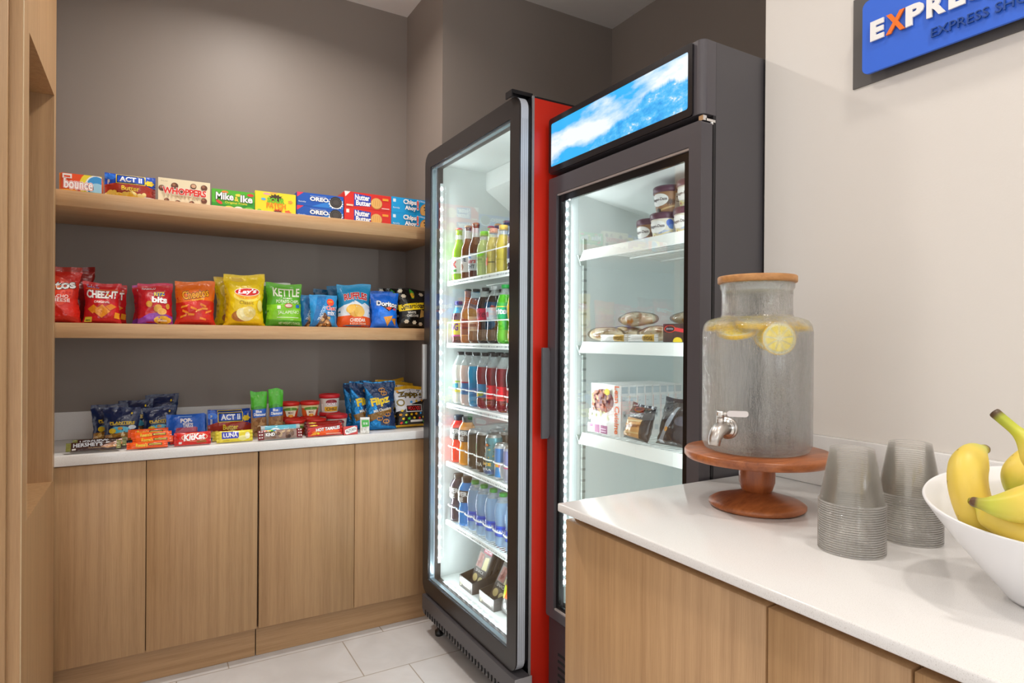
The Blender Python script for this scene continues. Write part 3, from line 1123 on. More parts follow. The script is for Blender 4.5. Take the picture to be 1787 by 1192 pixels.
def popcorn_ops():
    return [('R', 0, 0, 1, 1, '#1f4fb8'), ('E', .1, .85, .12, .12, '#2f74dd'), ('E', .9, .62, .1, .16, '#173a94'), ('P', [(0, .12), (1, .12), (1, .5), (.8, .6), (.5, .64), (.2, .6), (0, .5)], '#a8392a'),
            ('E', .88, .72, .1, .13, '#f3d23c', {'n': 12, 'jag': -.25}), ('R', .22, .60, .80, .98, '#f1d64a'), ('R', .235, .62, .785, .96, '#16243c'), ('R', .25, .65, .77, .93, '#1d4db4'), ('T', 'ACT II', .29, .68, .73, .90, '#f6f8fb', {'b': .06})] + \
        food(26, .02, .0, .8, .2, ['#f0d060', '#e8bd3a', '#f7e59a'], .07, .09, 3) + [('T', 'Butter', .33, .30, .68, .50, '#f3d53c', {'b': .03}), ('R', .78, .02, .97, .12, '#e9f1fa')]


bag('popcorn_packet', 'blue and red butter popcorn packet in clear wrap on the upper shelf', 'snack packet', -0.063, 2.64, UZ, 0.157, 0.089, 0.035, '#214fae', '#cfd3da', popcorn_ops(), seed=5, hor=True, foil='film', flat_bottom=False)

balls = []
for (cx, cy, r) in ((.07, .58, .065), (.31, .72, .07), (.67, .78, .06), (.88, .76, .065), (.16, .1, .05), (.37, .03, .06), (.64, .08, .05), (.88, .22, .06), (.45, .5, .04)):
    balls += [('E', cx, cy, r, r * 1.85, '#6b3a24'), ('E', cx - .015, cy + .04, r * .45, r * .8, '#a06a4c')]
ops = [('R', 0, 0, 1, 1, '#efe0bd')] + balls + [('E', .67, .78, .045, .075, '#d9a884'), ('T', 'WHOPPERS', .08, .36, .92, .64, '#e0301e', {'b': .07, 'ol': ['#ffffff']}), ('T', 'THE ORIGINAL MALTED MILK BALLS', .26, .26, .78, .31, '#b98a5a', {'b': .0}), ('T', 'Stop your', .05, .84, .18, .89, '#8a7a5a', {'b': 0})]
carton('malt_ball_box', 'cream candy box with chocolate balls and red lettering', 'box', 0.110, 2.62, UZ, 0.172, 0.022, 0.091, '#e9dab5', ops)
ops = [('R', 0, 0, 1, 1, '#53b52c'), ('P', [(0, 0), (1, 0), (1, .5), (.6, .15), (0, .3)], '#2f9a2a'), ('E', .3, .88, .08, .07, '#f08a3a'), ('E', .62, .78, .08, .07, '#f3e04a'), ('E', .9, .85, .08, .08, '#e03a34'), ('E', .17, .33, .08, .08, '#e8403c', {'rot': -30}), ('E', .4, .08, .1, .09, '#f3d84a'), ('E', .62, .1, .09, .08, '#f6f2ea'), ('E', .87, .1, .1, .1, '#7ac93a'),
       ('T', 'Mike', .09, .46, .50, .84, '#ffffff', {'b': .05, 'ol': ['#1e2a12']}), ('T', 'Ike', .66, .42, .95, .80, '#ffffff', {'b': .05, 'ol': ['#1e2a12']}), ('T', '&', .52, .44, .62, .70, '#f3e24a', {'b': .05, 'ol': ['#1e2a12']}), ('T', 'Original Fruits', .30, .26, .82, .40, '#f3e24a', {'b': .02})]
carton('fruit_candy_box', 'green fruit candy box on the upper shelf', 'box', 0.278, 2.62, UZ, 0.152, 0.022, 0.073, '#49a82a', ops)
ops = [('R', 0, 0, 1, 1, '#f2dd2b'), ('E', .28, .9, .09, .05, '#f0a0a8'), ('E', .45, .97, .09, .06, '#f3b84a'), ('E', .2, .64, .07, .07, '#5ab4e8', {'n': 10, 'jag': -.3}), ('E', .86, .62, .07, .09, '#f29a3a', {'n': 10, 'jag': -.3}), ('E', .80, .12, .09, .12, '#ee6a3a', {'n': 10, 'jag': -.3}), ('E', .5, .74, .19, .19, '#43301a', {'n': 22, 'jag': -.35}), ('E', .55, .1, .12, .12, '#43301a', {'n': 18, 'jag': -.35}),
       ('T', 'SOUR', .29, .50, .72, .74, '#6fc424', {'b': .07}), ('T', 'PATCH', .27, .26, .75, .50, '#f08a12', {'b': .07}), ('T', 'KIDS', .47, .13, .66, .24, '#e8432c', {'b': .05}), ('E', .1, .1, .05, .06, '#8ad04a')]
carton('sour_candy_box', 'yellow sour candy box between the green box and blue cookie boxes', 'box', 0.433, 2.62, UZ, 0.154, 0.022, 0.085, '#e4d22c', ops)


def oreo_ops():
    o = [('R', 0, 0, 1, 1, '#1a56b8'), ('P', [(.3, 0), (1, 0), (1, .75), (.6, .4)], '#2f80d8'), ('P', [(0, 1), (.14, 1), (0, .62)], '#e23a5a'), ('T', 'family', .03, .22, .19, .36, '#dfe9f6', {'b': .01}), ('T', "MILK'S FAVORITE COOKIE", .28, .76, .62, .84, '#cfe0f4', {'b': 0}), ('T', 'OREO', .27, .42, .67, .74, '#ffffff', {'b': .07, 'ol': ['#16306e']}),
         ('E', .83, .42, .17, .50, '#eef4fa', {'n': 30, 'jag': -.18}), ('E', .83, .5, .135, .44, '#2a2625'), ('E', .83, .5, .115, .37, '#4e4846')]
    for k in range(14):
        a = k * 2 * pi / 14
        o.append(('E', .83 + .08 * cos(a), .5 + .26 * sin(a), .012, .04, '#2a2625', {'n': 6}))
    return o


def nutter_ops(badge):
    o = [('R', 0, 0, 1, 1, '#dc2a20'), ('R', .04, .68, .10, .90, '#f2ece8') if badge else ('P', [(.0, 1), (.12, 1), (.02, .66)], '#f4efe9'), ('P', [(.2, .12), (.55, .2), (.56, .84), (.2, .92)], '#2743b0'),
         ('T', 'Nutter', .22, .52, .53, .88, '#ffffff', {'b': .06, 'ol': ['#2743b0']}), ('T', 'Butter', .24, .18, .56, .52, '#ffffff', {'b': .06, 'ol': ['#2743b0']}),
         ('E', .68, .42, .125, .36, '#c88a3c'), ('E', .68, .44, .115, .33, '#ebb768'), ('R', .81, .66, .94, .80, '#f0a02c'), ('R', .79, .12, .96, .18, '#f3c8be'), ('R', .04, .1, .18, .2, '#f0d8b8')]
    for k in range(4):
        o.append(('P', [(.60 + k * .045, .25), (.605 + k * .045, .25), (.62 + k * .045, .65), (.613 + k * .045, .65)], '#c98f44'))
    return o


def chips_ops():
    o = [('R', 0, 0, 1, 1, '#169fe0'), ('R', .04, .68, .11, .88, '#dfeefa'), ('T', 'family', .04, .24, .21, .38, '#dff1fc', {'b': .01}), ('E', .92, .3, .20, .50, '#c58a44', {'n': 22}), ('E', .92, .3, .18, .45, '#dcaa62')]
    o += food(12, .80, .05, .98, .6, ['#3a2010', '#4c2a14'], .018, .055, 5)
    o += [('T', 'Chips', .29, .52, .62, .92, '#ffffff', {'b': .06, 'ol': ['#1b2f6e']}), ('T', 'Ahoy', .33, .16, .62, .52, '#ffffff', {'b': .06, 'ol': ['#1b2f6e']}), ('T', '!', .635, .3, .68, .92, '#e63a2a', {'b': .06, 'ol': ['#ffffff']}), ('T', 'ORIGINAL', .70, .80, .96, .90, '#eef7fd', {'b': .01, 'rot': -8})]
    return o


for nm, cx, w, h, side, fn, lab, g in (
        ('sandwich_cookie_box', 0.6185, 0.192, 0.0545, '#174a9e', lambda k: oreo_ops(), 'blue box of black sandwich cookies', 'blue sandwich cookie boxes'),
        ('peanut_cookie_box', 0.8225, 0.208, 0.0685, '#c9261d', nutter_ops, 'red box of peanut sandwich cookies', 'red peanut cookie boxes'),
        ('chip_cookie_box', 1.0225, 0.188, 0.0695, '#1490cc', lambda k: chips_ops(), 'light blue box of chocolate chip cookies', 'light blue chip cookie boxes')):
    for k in range(2):
        carton(nm, lab + (' lying on the upper shelf below its twin' if k == 0 else ' topmost of its pair on the upper shelf'), 'box', cx, 2.66, UZ + k * (h + .0006), w, 0.14 if nm != 'chip_cookie_box' else .12, h, side, fn(k == 0), group=g)

# ------------------------------------------------------------------ chip bags on the lower wall shelf
def nacho_ops():
    return [('R', 0, .10, 1, .9, '#d22a1e'), ('E', .4, .55, .5, .3, '#e8442a'), ('E', .25, .16, .22, .14, '#e8862c', {'n': 7}), ('P', [(.1, .08), (.45, .12), (.2, .32)], '#f09a3a'), ('T', 'Doritos', .02, .56, .94, .72, '#f5f3f1', {'b': .06, 'ol': ['#2a1512'], 'rot': 8}), ('P', [(.2, .60), (.7, .66), (.45, .5)], '#e8702a'), ('T', 'NACHO', .45, .43, .82, .49, '#fbeee8', {'b': .02}), ('T', 'CHEESE', .42, .36, .85, .42, '#fbeee8', {'b': .02})]


def cheez_ops():
    return [('R', 0, .0, 1, .92, '#cf2026'), ('R', .06, .82, .95, .835, '#e8782c'), ('T', 'Grab n Go', .1, .86, .42, .93, '#3a4fb0', {'b': .04, 'ol': ['#ffffff']}), ('T', 'CHEEZ-IT', .08, .60, .94, .80, '#fbf8f4', {'b': .07, 'ol': ['#7a1016'], 'arc': .0}), ('E', .67, .70, .02, .025, '#f4c42c'),
            ('T', 'ORIGINAL', .28, .48, .74, .54, '#fbe8e0', {'b': .04}), ('P', [(.1, .33), (.25, .22), (.42, .34), (.27, .44)], '#e88a1e'), ('P', [(.25, .28), (.5, .12), (.75, .28), (.52, .45)], '#f0962a'), ('P', [(.6, .40), (.75, .30), (.93, .40), (.78, .47)], '#e07f1c'), ('E', .5, .28, .025, .02, '#c06a14'), ('P', [(.84, .12), (.98, .10), (1, .24), (.88, .26)], '#f0a02c'), ('R', .05, .02, .24, .14, '#e9e04a'), ('R', .08, .05, .2, .07, '#2a3a1a')]


def ritz_ops():
    return [('R', 0, .0, 1, .94, '#c9202c'), ('P', [(0, 0), (1, 0), (1, .18), (.6, .27), (.3, .24), (0, .10)], '#9a44b8'), ('E', .7, .09, .26, .10, '#f0b93a'), ('T', 'cheese', .55, .05, .82, .11, '#fbf3e0', {'b': .04}), ('T', 'NABISCO', .12, .84, .5, .9, '#f4e8ec', {'b': .03}),
            ('E', .6, .72, .17, .055, '#2f6cc4'), ('T', 'RITZ', .45, .67, .76, .77, '#f5d02c', {'b': .07, 'ol': ['#1c2c7a']}), ('T', 'bits', .38, .50, .84, .66, '#ffffff', {'b': .07, 'rot': -3}), ('E', .3, .47, .09, .08, '#d89a3a'), ('E', .86, .42, .06, .07, '#d89a3a'), ('E', .56, .37, .13, .09, '#e3a848', {'rot': 25}), ('E', .68, .29, .14, .08, '#f0bb60'), ('E', .68, .305, .11, .055, '#e3a848')]


def cheetos_ops():
    return [('R', 0, .0, 1, .97, '#ea6d14'), ('P', [(0, 0), (1, 0), (1, .54), (.62, .56), (0, .48)], '#d5281a'), ('R', .0, .0, 1, .05, '#c62016'), ('T', 'Cheetos', .16, .60, .84, .80, '#f4a41e', {'b': .05, 'ol': ['#2a160c'], 'rot': 9}), ('T', 'Crunchy', .40, .54, .74, .60, '#f5cf3a', {'b': .03, 'rot': 9})] + \
        [('P', [(x, y), (x + .16, y + dy), (x + .17, y + dy + .04), (x + .01, y + .05)], c) for x, y, dy, c in ((.62, .44, -.05, '#f08a20'), (.66, .34, .0, '#f39a2c'), (.15, .28, -.05, '#f08a20'), (.3, .20, .0, '#f39a2c'), (.76, .25, .05, '#f08a20'), (.1, .13, .06, '#f39a2c'), (.6, .12, -.03, '#f08a20'), (.12, .36, .04, '#f39a2c'), (.36, .36, -.04, '#f08a20'), (.5, .28, .05, '#f39a2c'))]


def lays_ops():
    return [('R', 0, .0, 1, .97, '#eecb12'), ('E', .32, .90, .2, .045, '#e6bf4a'), ('E', .55, .56, .36, .115, '#f4dc5a'), ('E', .55, .60, .31, .105, '#f2a81e'), ('E', .55, .645, .33, .085, '#fbf6e6'), ('E', .55, .645, .31, .075, '#d6281e'), ('T', "Lay's", .30, .59, .80, .70, '#ffffff', {'b': .06, 'sh': .2, 'rot': 4}), ('T', 'Classic', .34, .40, .72, .47, '#8a6a14', {'b': .0}),
            ('E', .38, .17, .24, .11, '#b5763a'), ('E', .47, .2, .22, .12, '#f2e39a', {'rot': -20}), ('E', .53, .22, .20, .115, '#f6eab0', {'rot': -20}), ('E', .60, .25, .17, .105, '#eed77a', {'rot': -25}), ('E', .9, .38, .08, .11, '#f3df7a')]


def kettle_ops():
    return [('R', 0, .0, 1, .97, '#5cae2a'), ('P', [(0, .15), (1, .12), (1, .52), (0, .48)], '#86cf2e'), ('R', 0, .0, 1, .11, '#4a9a24'), ('T', 'KETTLE', .18, .68, .94, .89, '#f6f8e4', {'b': .04}), ('T', 'BRAND', .46, .62, .72, .66, '#f0f4dc', {'b': .01}), ('T', 'POTATO CHIPS', .26, .52, .92, .60, '#eef4d8', {'b': .01}), ('E', .62, .46, .12, .05, '#e04a52'), ('E', .62, .46, .10, .035, '#f3dcd4'), ('R', .28, .38, .38, .46, '#e9f2da'), ('R', .84, .42, .94, .49, '#2f74c8'), ('T', 'JALAPEÑO', .30, .25, .94, .36, '#f2f7dc', {'b': .0, 'rot': 2}), ('R', .28, .18, .9, .195, '#e2efc4'), ('T', 'NET WEIGHT 2 OUNCES', .34, .03, .94, .08, '#e2f0cc', {'b': .0})]


def chex_ops():
    return [('R', 0, .0, 1, .97, '#2a8fd0'), ('P', [(0, 0), (.22, 0), (.62, .97), (.3, .97)], '#2070b2'), ('P', [(.2, 0), (.78, 0), (.52, .42), (.42, .42)], '#6a4228')] + food(16, .3, .02, .68, .3, ['#c88a4a', '#e0b070', '#9a6030', '#f0d8a8'], .06, .045, 8) + \
        [('T', 'TRADITION', .10, .34, .66, .46, '#cfe8f8', {'b': .01, 'rot': 66}), ('E', .72, .76, .14, .12, '#e8482c', {'n': 14}), ('T', 'NOW', .63, .75, .80, .80, '#f8d23a', {'b': .03}), ('T', 'Chex', .55, .50, .92, .64, '#e0302c', {'b': .05, 'ol': ['#ffffff']}), ('T', 'mix', .58, .34, .88, .49, '#f6fbff', {'b': .05, 'ol': ['#2a3fae']})]


def ruffles_ops():
    return [('R', 0, .0, 1, .97, '#1f8fc4'), ('P', [(0, .2), (1, .2), (1, .48), (.8, .56), (.7, .52), (.5, .62), (.3, .54), (.15, .5), (0, .42)], '#e8eef4'), ('P', [(0, 0), (1, 0), (1, .22), (.5, .28), (0, .24)], '#ea5a1c'), ('E', .5, .38, .26, .15, '#e6ab3c', {'n': 11}), ('E', .35, .42, .16, .09, '#efbd55', {'rot': 30}), ('E', .62, .36, .17, .12, '#f0c25e', {'rot': -25}),
            ('T', 'RUFFLES', .16, .60, .88, .76, '#d32a2a', {'b': .08, 'ol': ['#ffffff'], 'arc': .05}), ('T', 'CHEDDAR', .33, .12, .80, .20, '#fbf2e4', {'b': .04}), ('T', '& SOUR CREAM', .33, .055, .80, .10, '#fbe8d4', {'b': .01})]


def cool_ops():
    return [('R', 0, .0, 1, .97, '#1668d8'), ('E', .6, .4, .4, .25, '#1a7af0'), ('P', [(.14, .74), (.98, .62), (.62, .46)], '#121420'), ('P', [(.5, .56), (.8, .62), (.66, .48)], '#e8542c'), ('T', 'Doritos', .18, .60, .96, .75, '#f6f7fa', {'b': .06, 'ol': ['#14161e'], 'rot': -7}), ('R', .8, .5, .93, .55, '#d84a6a'), ('P', [(.42, .30), (.78, .34), (.56, .04)], '#e39a2c'), ('P', [(.7, .26), (.92, .26), (.86, .05)], '#d98c20')] + food(8, .48, .14, .7, .3, ['#b86a18', '#f0b04a'], .014, .012, 3)


def white_ched_ops():
    return [('R', 0, .0, 1, .97, '#191714'), ('P', [(0, .58), (1, .68), (1, .50), (0, .42)], '#f2cf1e'), ('T', 'Smartfood', .06, .50, .96, .62, '#1c1a16', {'b': .03, 'sh': .2, 'rot': 5}), ('P', [(.42, .98), (.58, .92), (.54, .74), (.44, .74)], '#3f9a34'), ('E', .5, .84, .07, .09, '#f0b424'), ('T', 'WHITE', .26, .36, .56, .42, '#e8e2d4', {'b': .02}), ('T', 'CHEDDAR', .22, .28, .66, .34, '#e8e2d4', {'b': .02}), ('P', [(.72, .26), (.95, .30), (.98, .44), (.78, .48)], '#ecc060')] + \
        [('E', x, y, .09, .055, '#d8ccb4', {'n': 12, 'jag': -.25}) for x, y in ((.18, .80), (.82, .88), (.1, .93), (.22, .16), (.74, .10), (.5, .14))]


G = 'chip bags on the lower wall shelf'
bag('nacho_chip_bag', 'tall red nacho chip bag at the left end of the shelf, partly behind the cabinet', 'chip bag', -0.292, 2.66, MZ, 0.165, 0.193, 0.07, '#cc2a20', '#a83a30', nacho_ops(), lean=.05, group=G, seed=11)
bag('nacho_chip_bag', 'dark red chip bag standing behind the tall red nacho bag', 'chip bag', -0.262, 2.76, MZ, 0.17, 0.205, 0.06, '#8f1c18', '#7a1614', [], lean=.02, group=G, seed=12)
bag('cheese_cracker_bag', 'red cheese cracker bag with orange square crackers, front of its pair', 'snack bag', -0.148, 2.66, MZ, 0.114, 0.146, 0.055, '#c41f26', '#d8444a', cheez_ops(), lean=.05, group=G, seed=13)
bag('cheese_cracker_bag', 'red cheese cracker bag behind the front cracker bag', 'snack bag', -0.132, 2.735, MZ, 0.118, 0.146, 0.05, '#c41f26', '#c8343a', cheez_ops(), lean=.03, group=G, seed=14)
bag('cracker_bites_bag', 'magenta and red cracker bites bag with purple base', 'snack bag', 0.018, 2.66, MZ, 0.117, 0.153, 0.055, '#c01e34', '#d0365c', ritz_ops(), lean=.06, group=G, seed=15, rz=.06)
bag('cracker_bites_bag', 'magenta cracker bites bag standing behind its twin', 'snack bag', 0.008, 2.74, MZ, 0.13, 0.148, 0.05, '#a8224e', '#c43a9a', ritz_ops(), lean=.02, group=G, seed=16)
bag('cheese_puff_bag', 'orange topped red crunchy cheese snack bag', 'chip bag', 0.150, 2.66, MZ, 0.140, 0.166, 0.06, '#d83a18', '#e87618', cheetos_ops(), lean=.05, group=G, seed=17)
bag('potato_chip_bag', 'tall yellow potato chip bag with red round emblem', 'chip bag', 0.324, 2.655, MZ, 0.150, 0.203, 0.075, '#e8c412', '#e6c83a', lays_ops(), lean=.05, group=G, seed=18)
bag('potato_chip_bag', 'yellow potato chip bag mostly hidden behind the front yellow bag', 'chip bag', 0.306, 2.755, MZ, 0.165, 0.195, 0.06, '#d8b212', '#d8b43a', lays_ops(), lean=.02, group=G, seed=19)
bag('kettle_chip_bag', 'green jalapeño potato chip bag with cream lettering', 'chip bag', 0.474, 2.66, MZ, 0.142, 0.176, 0.065, '#5aae28', '#6ab42f', kettle_ops(), lean=.06, group=G, seed=20, rz=-.08)
bag('kettle_chip_bag', 'green chip bag behind the front jalapeño bag, only its pale top edge showing', 'chip bag', 0.448, 2.74, MZ, 0.135, 0.182, 0.055, '#58a62a', '#dfe8d4', [], lean=.02, group=G, seed=21)
bag('snack_mix_bag', 'light blue snack mix bag, front one of three', 'snack bag', 0.628, 2.635, MZ, 0.118, 0.135, 0.045, '#2a8acc', '#3a9ad8', chex_ops(), lean=.06, group=G, seed=22, rz=.05)
bag('snack_mix_bag', 'light blue snack mix bag tucked just left behind the front one', 'snack bag', 0.592, 2.688, MZ, 0.112, 0.138, 0.04, '#2a86c4', '#3690cc', chex_ops(), lean=.04, group=G, seed=23)
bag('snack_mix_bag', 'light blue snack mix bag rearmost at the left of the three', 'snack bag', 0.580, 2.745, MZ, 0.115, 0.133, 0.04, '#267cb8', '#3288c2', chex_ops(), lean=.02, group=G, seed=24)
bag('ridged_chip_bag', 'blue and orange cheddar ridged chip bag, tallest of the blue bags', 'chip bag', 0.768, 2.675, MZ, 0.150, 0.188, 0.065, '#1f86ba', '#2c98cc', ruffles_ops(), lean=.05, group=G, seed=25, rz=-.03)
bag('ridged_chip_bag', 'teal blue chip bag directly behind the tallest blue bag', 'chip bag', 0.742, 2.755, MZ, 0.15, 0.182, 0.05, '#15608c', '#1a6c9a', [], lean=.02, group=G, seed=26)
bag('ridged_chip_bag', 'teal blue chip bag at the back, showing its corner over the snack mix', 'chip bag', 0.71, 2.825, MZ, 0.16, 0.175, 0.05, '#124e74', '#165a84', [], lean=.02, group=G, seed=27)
bag('tortilla_chip_bag', 'bright blue tortilla chip bag with black emblem and orange chips', 'chip bag', 0.898, 2.655, MZ, 0.124, 0.155, 0.055, '#1662d0', '#1a70e0', cool_ops(), lean=.05, group=G, seed=28, rz=-.1)
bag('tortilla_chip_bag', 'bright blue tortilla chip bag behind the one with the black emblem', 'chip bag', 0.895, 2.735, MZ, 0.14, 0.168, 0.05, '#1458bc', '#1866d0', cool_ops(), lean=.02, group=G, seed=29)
bag('cheddar_popcorn_bag', 'black white-cheddar popcorn bag with yellow band, nearest the cooler', 'snack bag', 1.028, 2.66, MZ, 0.138, 0.178, 0.06, '#181612', '#2a2824', white_ched_ops(), lean=.05, group=G, seed=30, rz=.05)
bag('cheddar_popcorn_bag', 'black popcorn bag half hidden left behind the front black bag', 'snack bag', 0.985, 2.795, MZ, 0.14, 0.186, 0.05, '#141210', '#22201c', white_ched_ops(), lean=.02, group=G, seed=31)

# ------------------------------------------------------------------ candy and snacks on the worktop
G2 = 'candy and snacks on the snack worktop'


def nut_ops():
    return [('R', 0, .0, 1, .98, '#12244e'), ('E', .47, .40, .32, .09, '#5cc0e0'), ('E', .47, .44, .08, .04, '#e0a04a', {'n': 10}), ('R', .18, .53, .88, .545, '#d8b62c'), ('T', 'PLANTERS', .17, .55, .88, .62, '#e9c52e', {'b': .05}), ('E', .24, .38, .11, .07, '#e8c22a', {'n': 9}), ('E', .82, .46, .11, .055, '#dfe6ee'), ('P', [(.02, .12), (.95, .12), (.95, .30), (.6, .34), (.3, .31), (.02, .28)], '#a8742c')] + \
        food(18, .06, .14, .9, .3, ['#d8a85a', '#ecc98a', '#b98236', '#f2dcae'], .075, .03, 4) + [('T', 'Peanuts', .4, .04, .8, .1, '#cfd6e2', {'b': .03}), ('E', .78, .84, .025, .03, '#e9c52e')]


for (x, y, h, seed, rz, lab) in ((-0.088, 2.712, .142, 41, -.05, 'navy peanut bag at the front left of its cluster'), (0.036, 2.742, .135, 42, .04, 'navy peanut bag at the front right, behind the orange candy bars'),
                                 (-0.128, 2.785, .145, 43, .1, 'navy peanut bag at the left rear of the cluster'), (-0.045, 2.845, .155, 44, .0, 'navy peanut bag at the back middle of the cluster'), (0.045, 2.905, .168, 45, -.04, 'navy peanut bag standing tallest at the back right')):
    bag('peanut_bag', lab, 'snack bag', x, y, CZ, 0.118, h, 0.05, '#12244e', '#1c2c58', nut_ops(), lean=.12, group='navy peanut bags on the snack worktop', seed=seed, rz=rz)


def bar_ops(bodyc, word, wc, x0, x1, extra=(), y0=.28, y1=.76, ol=None):
    return [('R', .09, 0, .91, 1, bodyc)] + list(extra) + [('T', word, x0, y0, x1, y1, wc, dict(b=.05, **({'ol': ol} if ol else {})))]


choc = [('P', [(.62, .25), (.92, .9), (.92, .6), (.7, .15)], '#a87c66'), ('P', [(.66, .2), (.92, .5), (.92, .2), (.75, .08)], '#c08c5c'), ('T', 'MILK CHOCOLATE', .40, .13, .68, .20, '#c9a26a', {'b': .0}), ('R', .11, .05, .18, .2, '#d8d4d0')]
b1 = bag('chocolate_bar', 'brown milk chocolate bar with silver letters lying at the front left', 'candy bar', -0.166, 2.592, CZ + .006, 0.160, 0.036, 0.013, '#3a2019', '#7a7a3c', bar_ops('#3a2019', "HERSHEY'S", '#c9ccd2', .13, .66, choc, .32, .82), lean=.75, group=G2, seed=51, hor=True, flat_bottom=False, rz=.03)
bag('chocolate_bar', 'brown milk chocolate bar behind the front chocolate bar', 'candy bar', -0.150, 2.628, CZ + .009, 0.160, 0.036, 0.013, '#3a2019', '#7a7a3c', bar_ops('#3a2019', "HERSHEY'S", '#c9ccd2', .13, .66, choc, .32, .82), lean=.6, group=G2, seed=52, hor=True, flat_bottom=False, rz=.05)
for k, (x, y, z, rz, lab) in enumerate(((-0.005, 2.588, CZ + .001, .02, 'orange peanut butter cup bar at the bottom of the pile'), (0.012, 2.602, CZ + .0165, -.06, 'orange peanut butter cup bar second in the pile'), (0.008, 2.612, CZ + .033, .0, 'orange peanut butter cup bar third in the pile'), (-0.002, 2.64, CZ + .036, .02, 'orange peanut butter cup bar resting on top of the pile'))):
    bag('peanut_butter_bar', lab, 'candy bar', x, y, z, 0.128, 0.024 if k < 3 else .030, 0.017, '#ee5a1c', '#e8541a', bar_ops('#f2601e', "Reese's", '#f3d02c', .22, .50, [('R', .52, .35, .86, .7, '#3a2414'), ('R', .54, .44, .84, .60, '#d8c02c')], .2, .8), lean=.35, group='orange candy bars stacked on the snack worktop', seed=53 + k, hor=True, flat_bottom=False, rz=rz)
pop = [('R', 0, 0, 1, 1, '#1b5cc0'), ('P', [(.25, .06), (.8, .06), (.8, .5), (.3, .5)], '#9c3350'), ('P', [(.22, .3), (.76, .34), (.76, .52), (.25, .5)], '#b84a62'), ('T', 'POP-', .36, .68, .66, .84, '#f4eff2', {'b': .06, 'ol': ['#8a8fc0']}), ('T', 'TARTS', .42, .50, .68, .66, '#f4eff2', {'b': .06, 'ol': ['#8a8fc0']}), ('R', .3, .9, .66, .93, '#88b0e6')]
bag('toaster_pastry_packet', 'blue toaster pastry packet standing behind the red wafer bar', 'snack packet', 0.122, 2.685, CZ, 0.132, 0.108, 0.03, '#1a58ba', '#2f6cca', pop, lean=.2, group=G2, seed=60, hor=True, flat_bottom=False)
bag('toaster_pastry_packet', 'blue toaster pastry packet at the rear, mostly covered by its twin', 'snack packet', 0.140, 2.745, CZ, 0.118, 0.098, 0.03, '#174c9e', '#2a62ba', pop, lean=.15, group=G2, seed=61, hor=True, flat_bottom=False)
bag('wafer_bar', 'bright red wafer bar with white lettering in front of the blue packet', 'candy bar', 0.141, 2.596, CZ + .001, 0.122, 0.048, 0.02, '#d8201a', '#c81c18', [('R', .08, 0, .92, 1, '#dc241c'), ('E', .55, .58, .36, .34, '#f2dcae'), ('E', .55, .58, .34, .31, '#dc241c'), ('T', 'KitKat', .24, .34, .84, .86, '#ffffff', {'b': .07, 'sh': .2, 'rot': 4}), ('P', [(.6, .1), (.88, .14), (.86, .3), (.6, .26)], '#a0602c'), ('R', .12, .1, .2, .26, '#e8d8d4')], lean=.25, group=G2, seed=62, hor=True, flat_bottom=False, rz=.03)
bag('wafer_bar', 'second red wafer bar peeking out under the front one', 'candy bar', 0.128, 2.638, CZ + .001, 0.120, 0.034, 0.018, '#cc1e18', '#b81a16', [('R', .08, 0, .92, 1, '#cf221a')], lean=.3, group=G2, seed=63, hor=True, flat_bottom=False, rz=-.03)
bag('popcorn_packet', 'blue and red butter popcorn packet standing behind the yellow nutrition bar', 'snack packet', 0.281, 2.725, CZ, 0.160, 0.106, 0.035, '#1e4cae', '#c4c8d0', popcorn_ops(), lean=.12, group=G2, seed=64, hor=True, flat_bottom=False)
bag('popcorn_packet', 'blue popcorn packet hidden behind the one with the yellow bar', 'snack packet', 0.284, 2.785, CZ, 0.160, 0.110, 0.035, '#1a3f90', '#b0b4bc', popcorn_ops(), lean=.08, group=G2, seed=65, hor=True, flat_bottom=False)
luna = [('R', .08, 0, .92, 1, '#ecd93a'), ('R', .14, .3, .60, .92, '#2a35b4'), ('T', 'LUNA', .18, .42, .57, .80, '#ffffff', {'b': .05}), ('R', .16, .12, .34, .17, '#c8a82c'), ('E', .72, .3, .14, .22, '#f4ee9a'), ('E', .85, .5, .07, .3, '#f8f4d8')]
bag('nutrition_bar', 'yellow nutrition bar with a blue name block', 'snack bar', 0.286, 2.600, CZ + .001, 0.128, 0.044, 0.018, '#e6d22f', '#d8c42c', luna, lean=.2, group=G2, seed=66, hor=True, flat_bottom=False, rz=.02)
bag('nutrition_bar', 'yellow nutrition bar lying behind the front yellow bar', 'snack bar', 0.275, 2.645, CZ + .001, 0.128, 0.036, 0.018, '#d8c42c', '#c8b428', luna, lean=.3, group=G2, seed=67, hor=True, flat_bottom=False)
alm = [('R', 0, .0, 1, .62, '#b98a5c'), ('R', 0, .60, 1, .97, '#4db42a'), ('P', [(0, .60), (0, .64), (.5, .69), (1, .63), (1, .58)], '#3f9a24')] + food(22, .05, .05, .95, .42, ['#c89a6a', '#a8764a', '#dcb68c', '#8f5f38'], .16, .045, 6) + [('P', [(.04, .42), (.96, .44), (.96, .62), (.04, .60)], '#2a62c0'), ('T', 'Blue', .25, .53, .62, .59, '#ffffff', {'b': .05}), ('T', 'Diamond', .12, .46, .90, .52, '#ffffff', {'b': .05})]
bag('almond_packet', 'slim green topped almond packet, left of the pair', 'snack packet', 0.387, 2.700, CZ, 0.064, 0.186, 0.032, '#8a6a48', '#4fb62b', alm, lean=.07, group=G2, seed=68, flat_bottom=False)
bag('almond_packet', 'slim green topped almond packet, right of the pair', 'snack packet', 0.451, 2.692, CZ, 0.060, 0.192, 0.032, '#8a6a48', '#4fb62b', alm, lean=.07, group=G2, seed=69, flat_bottom=False, rz=-.04)
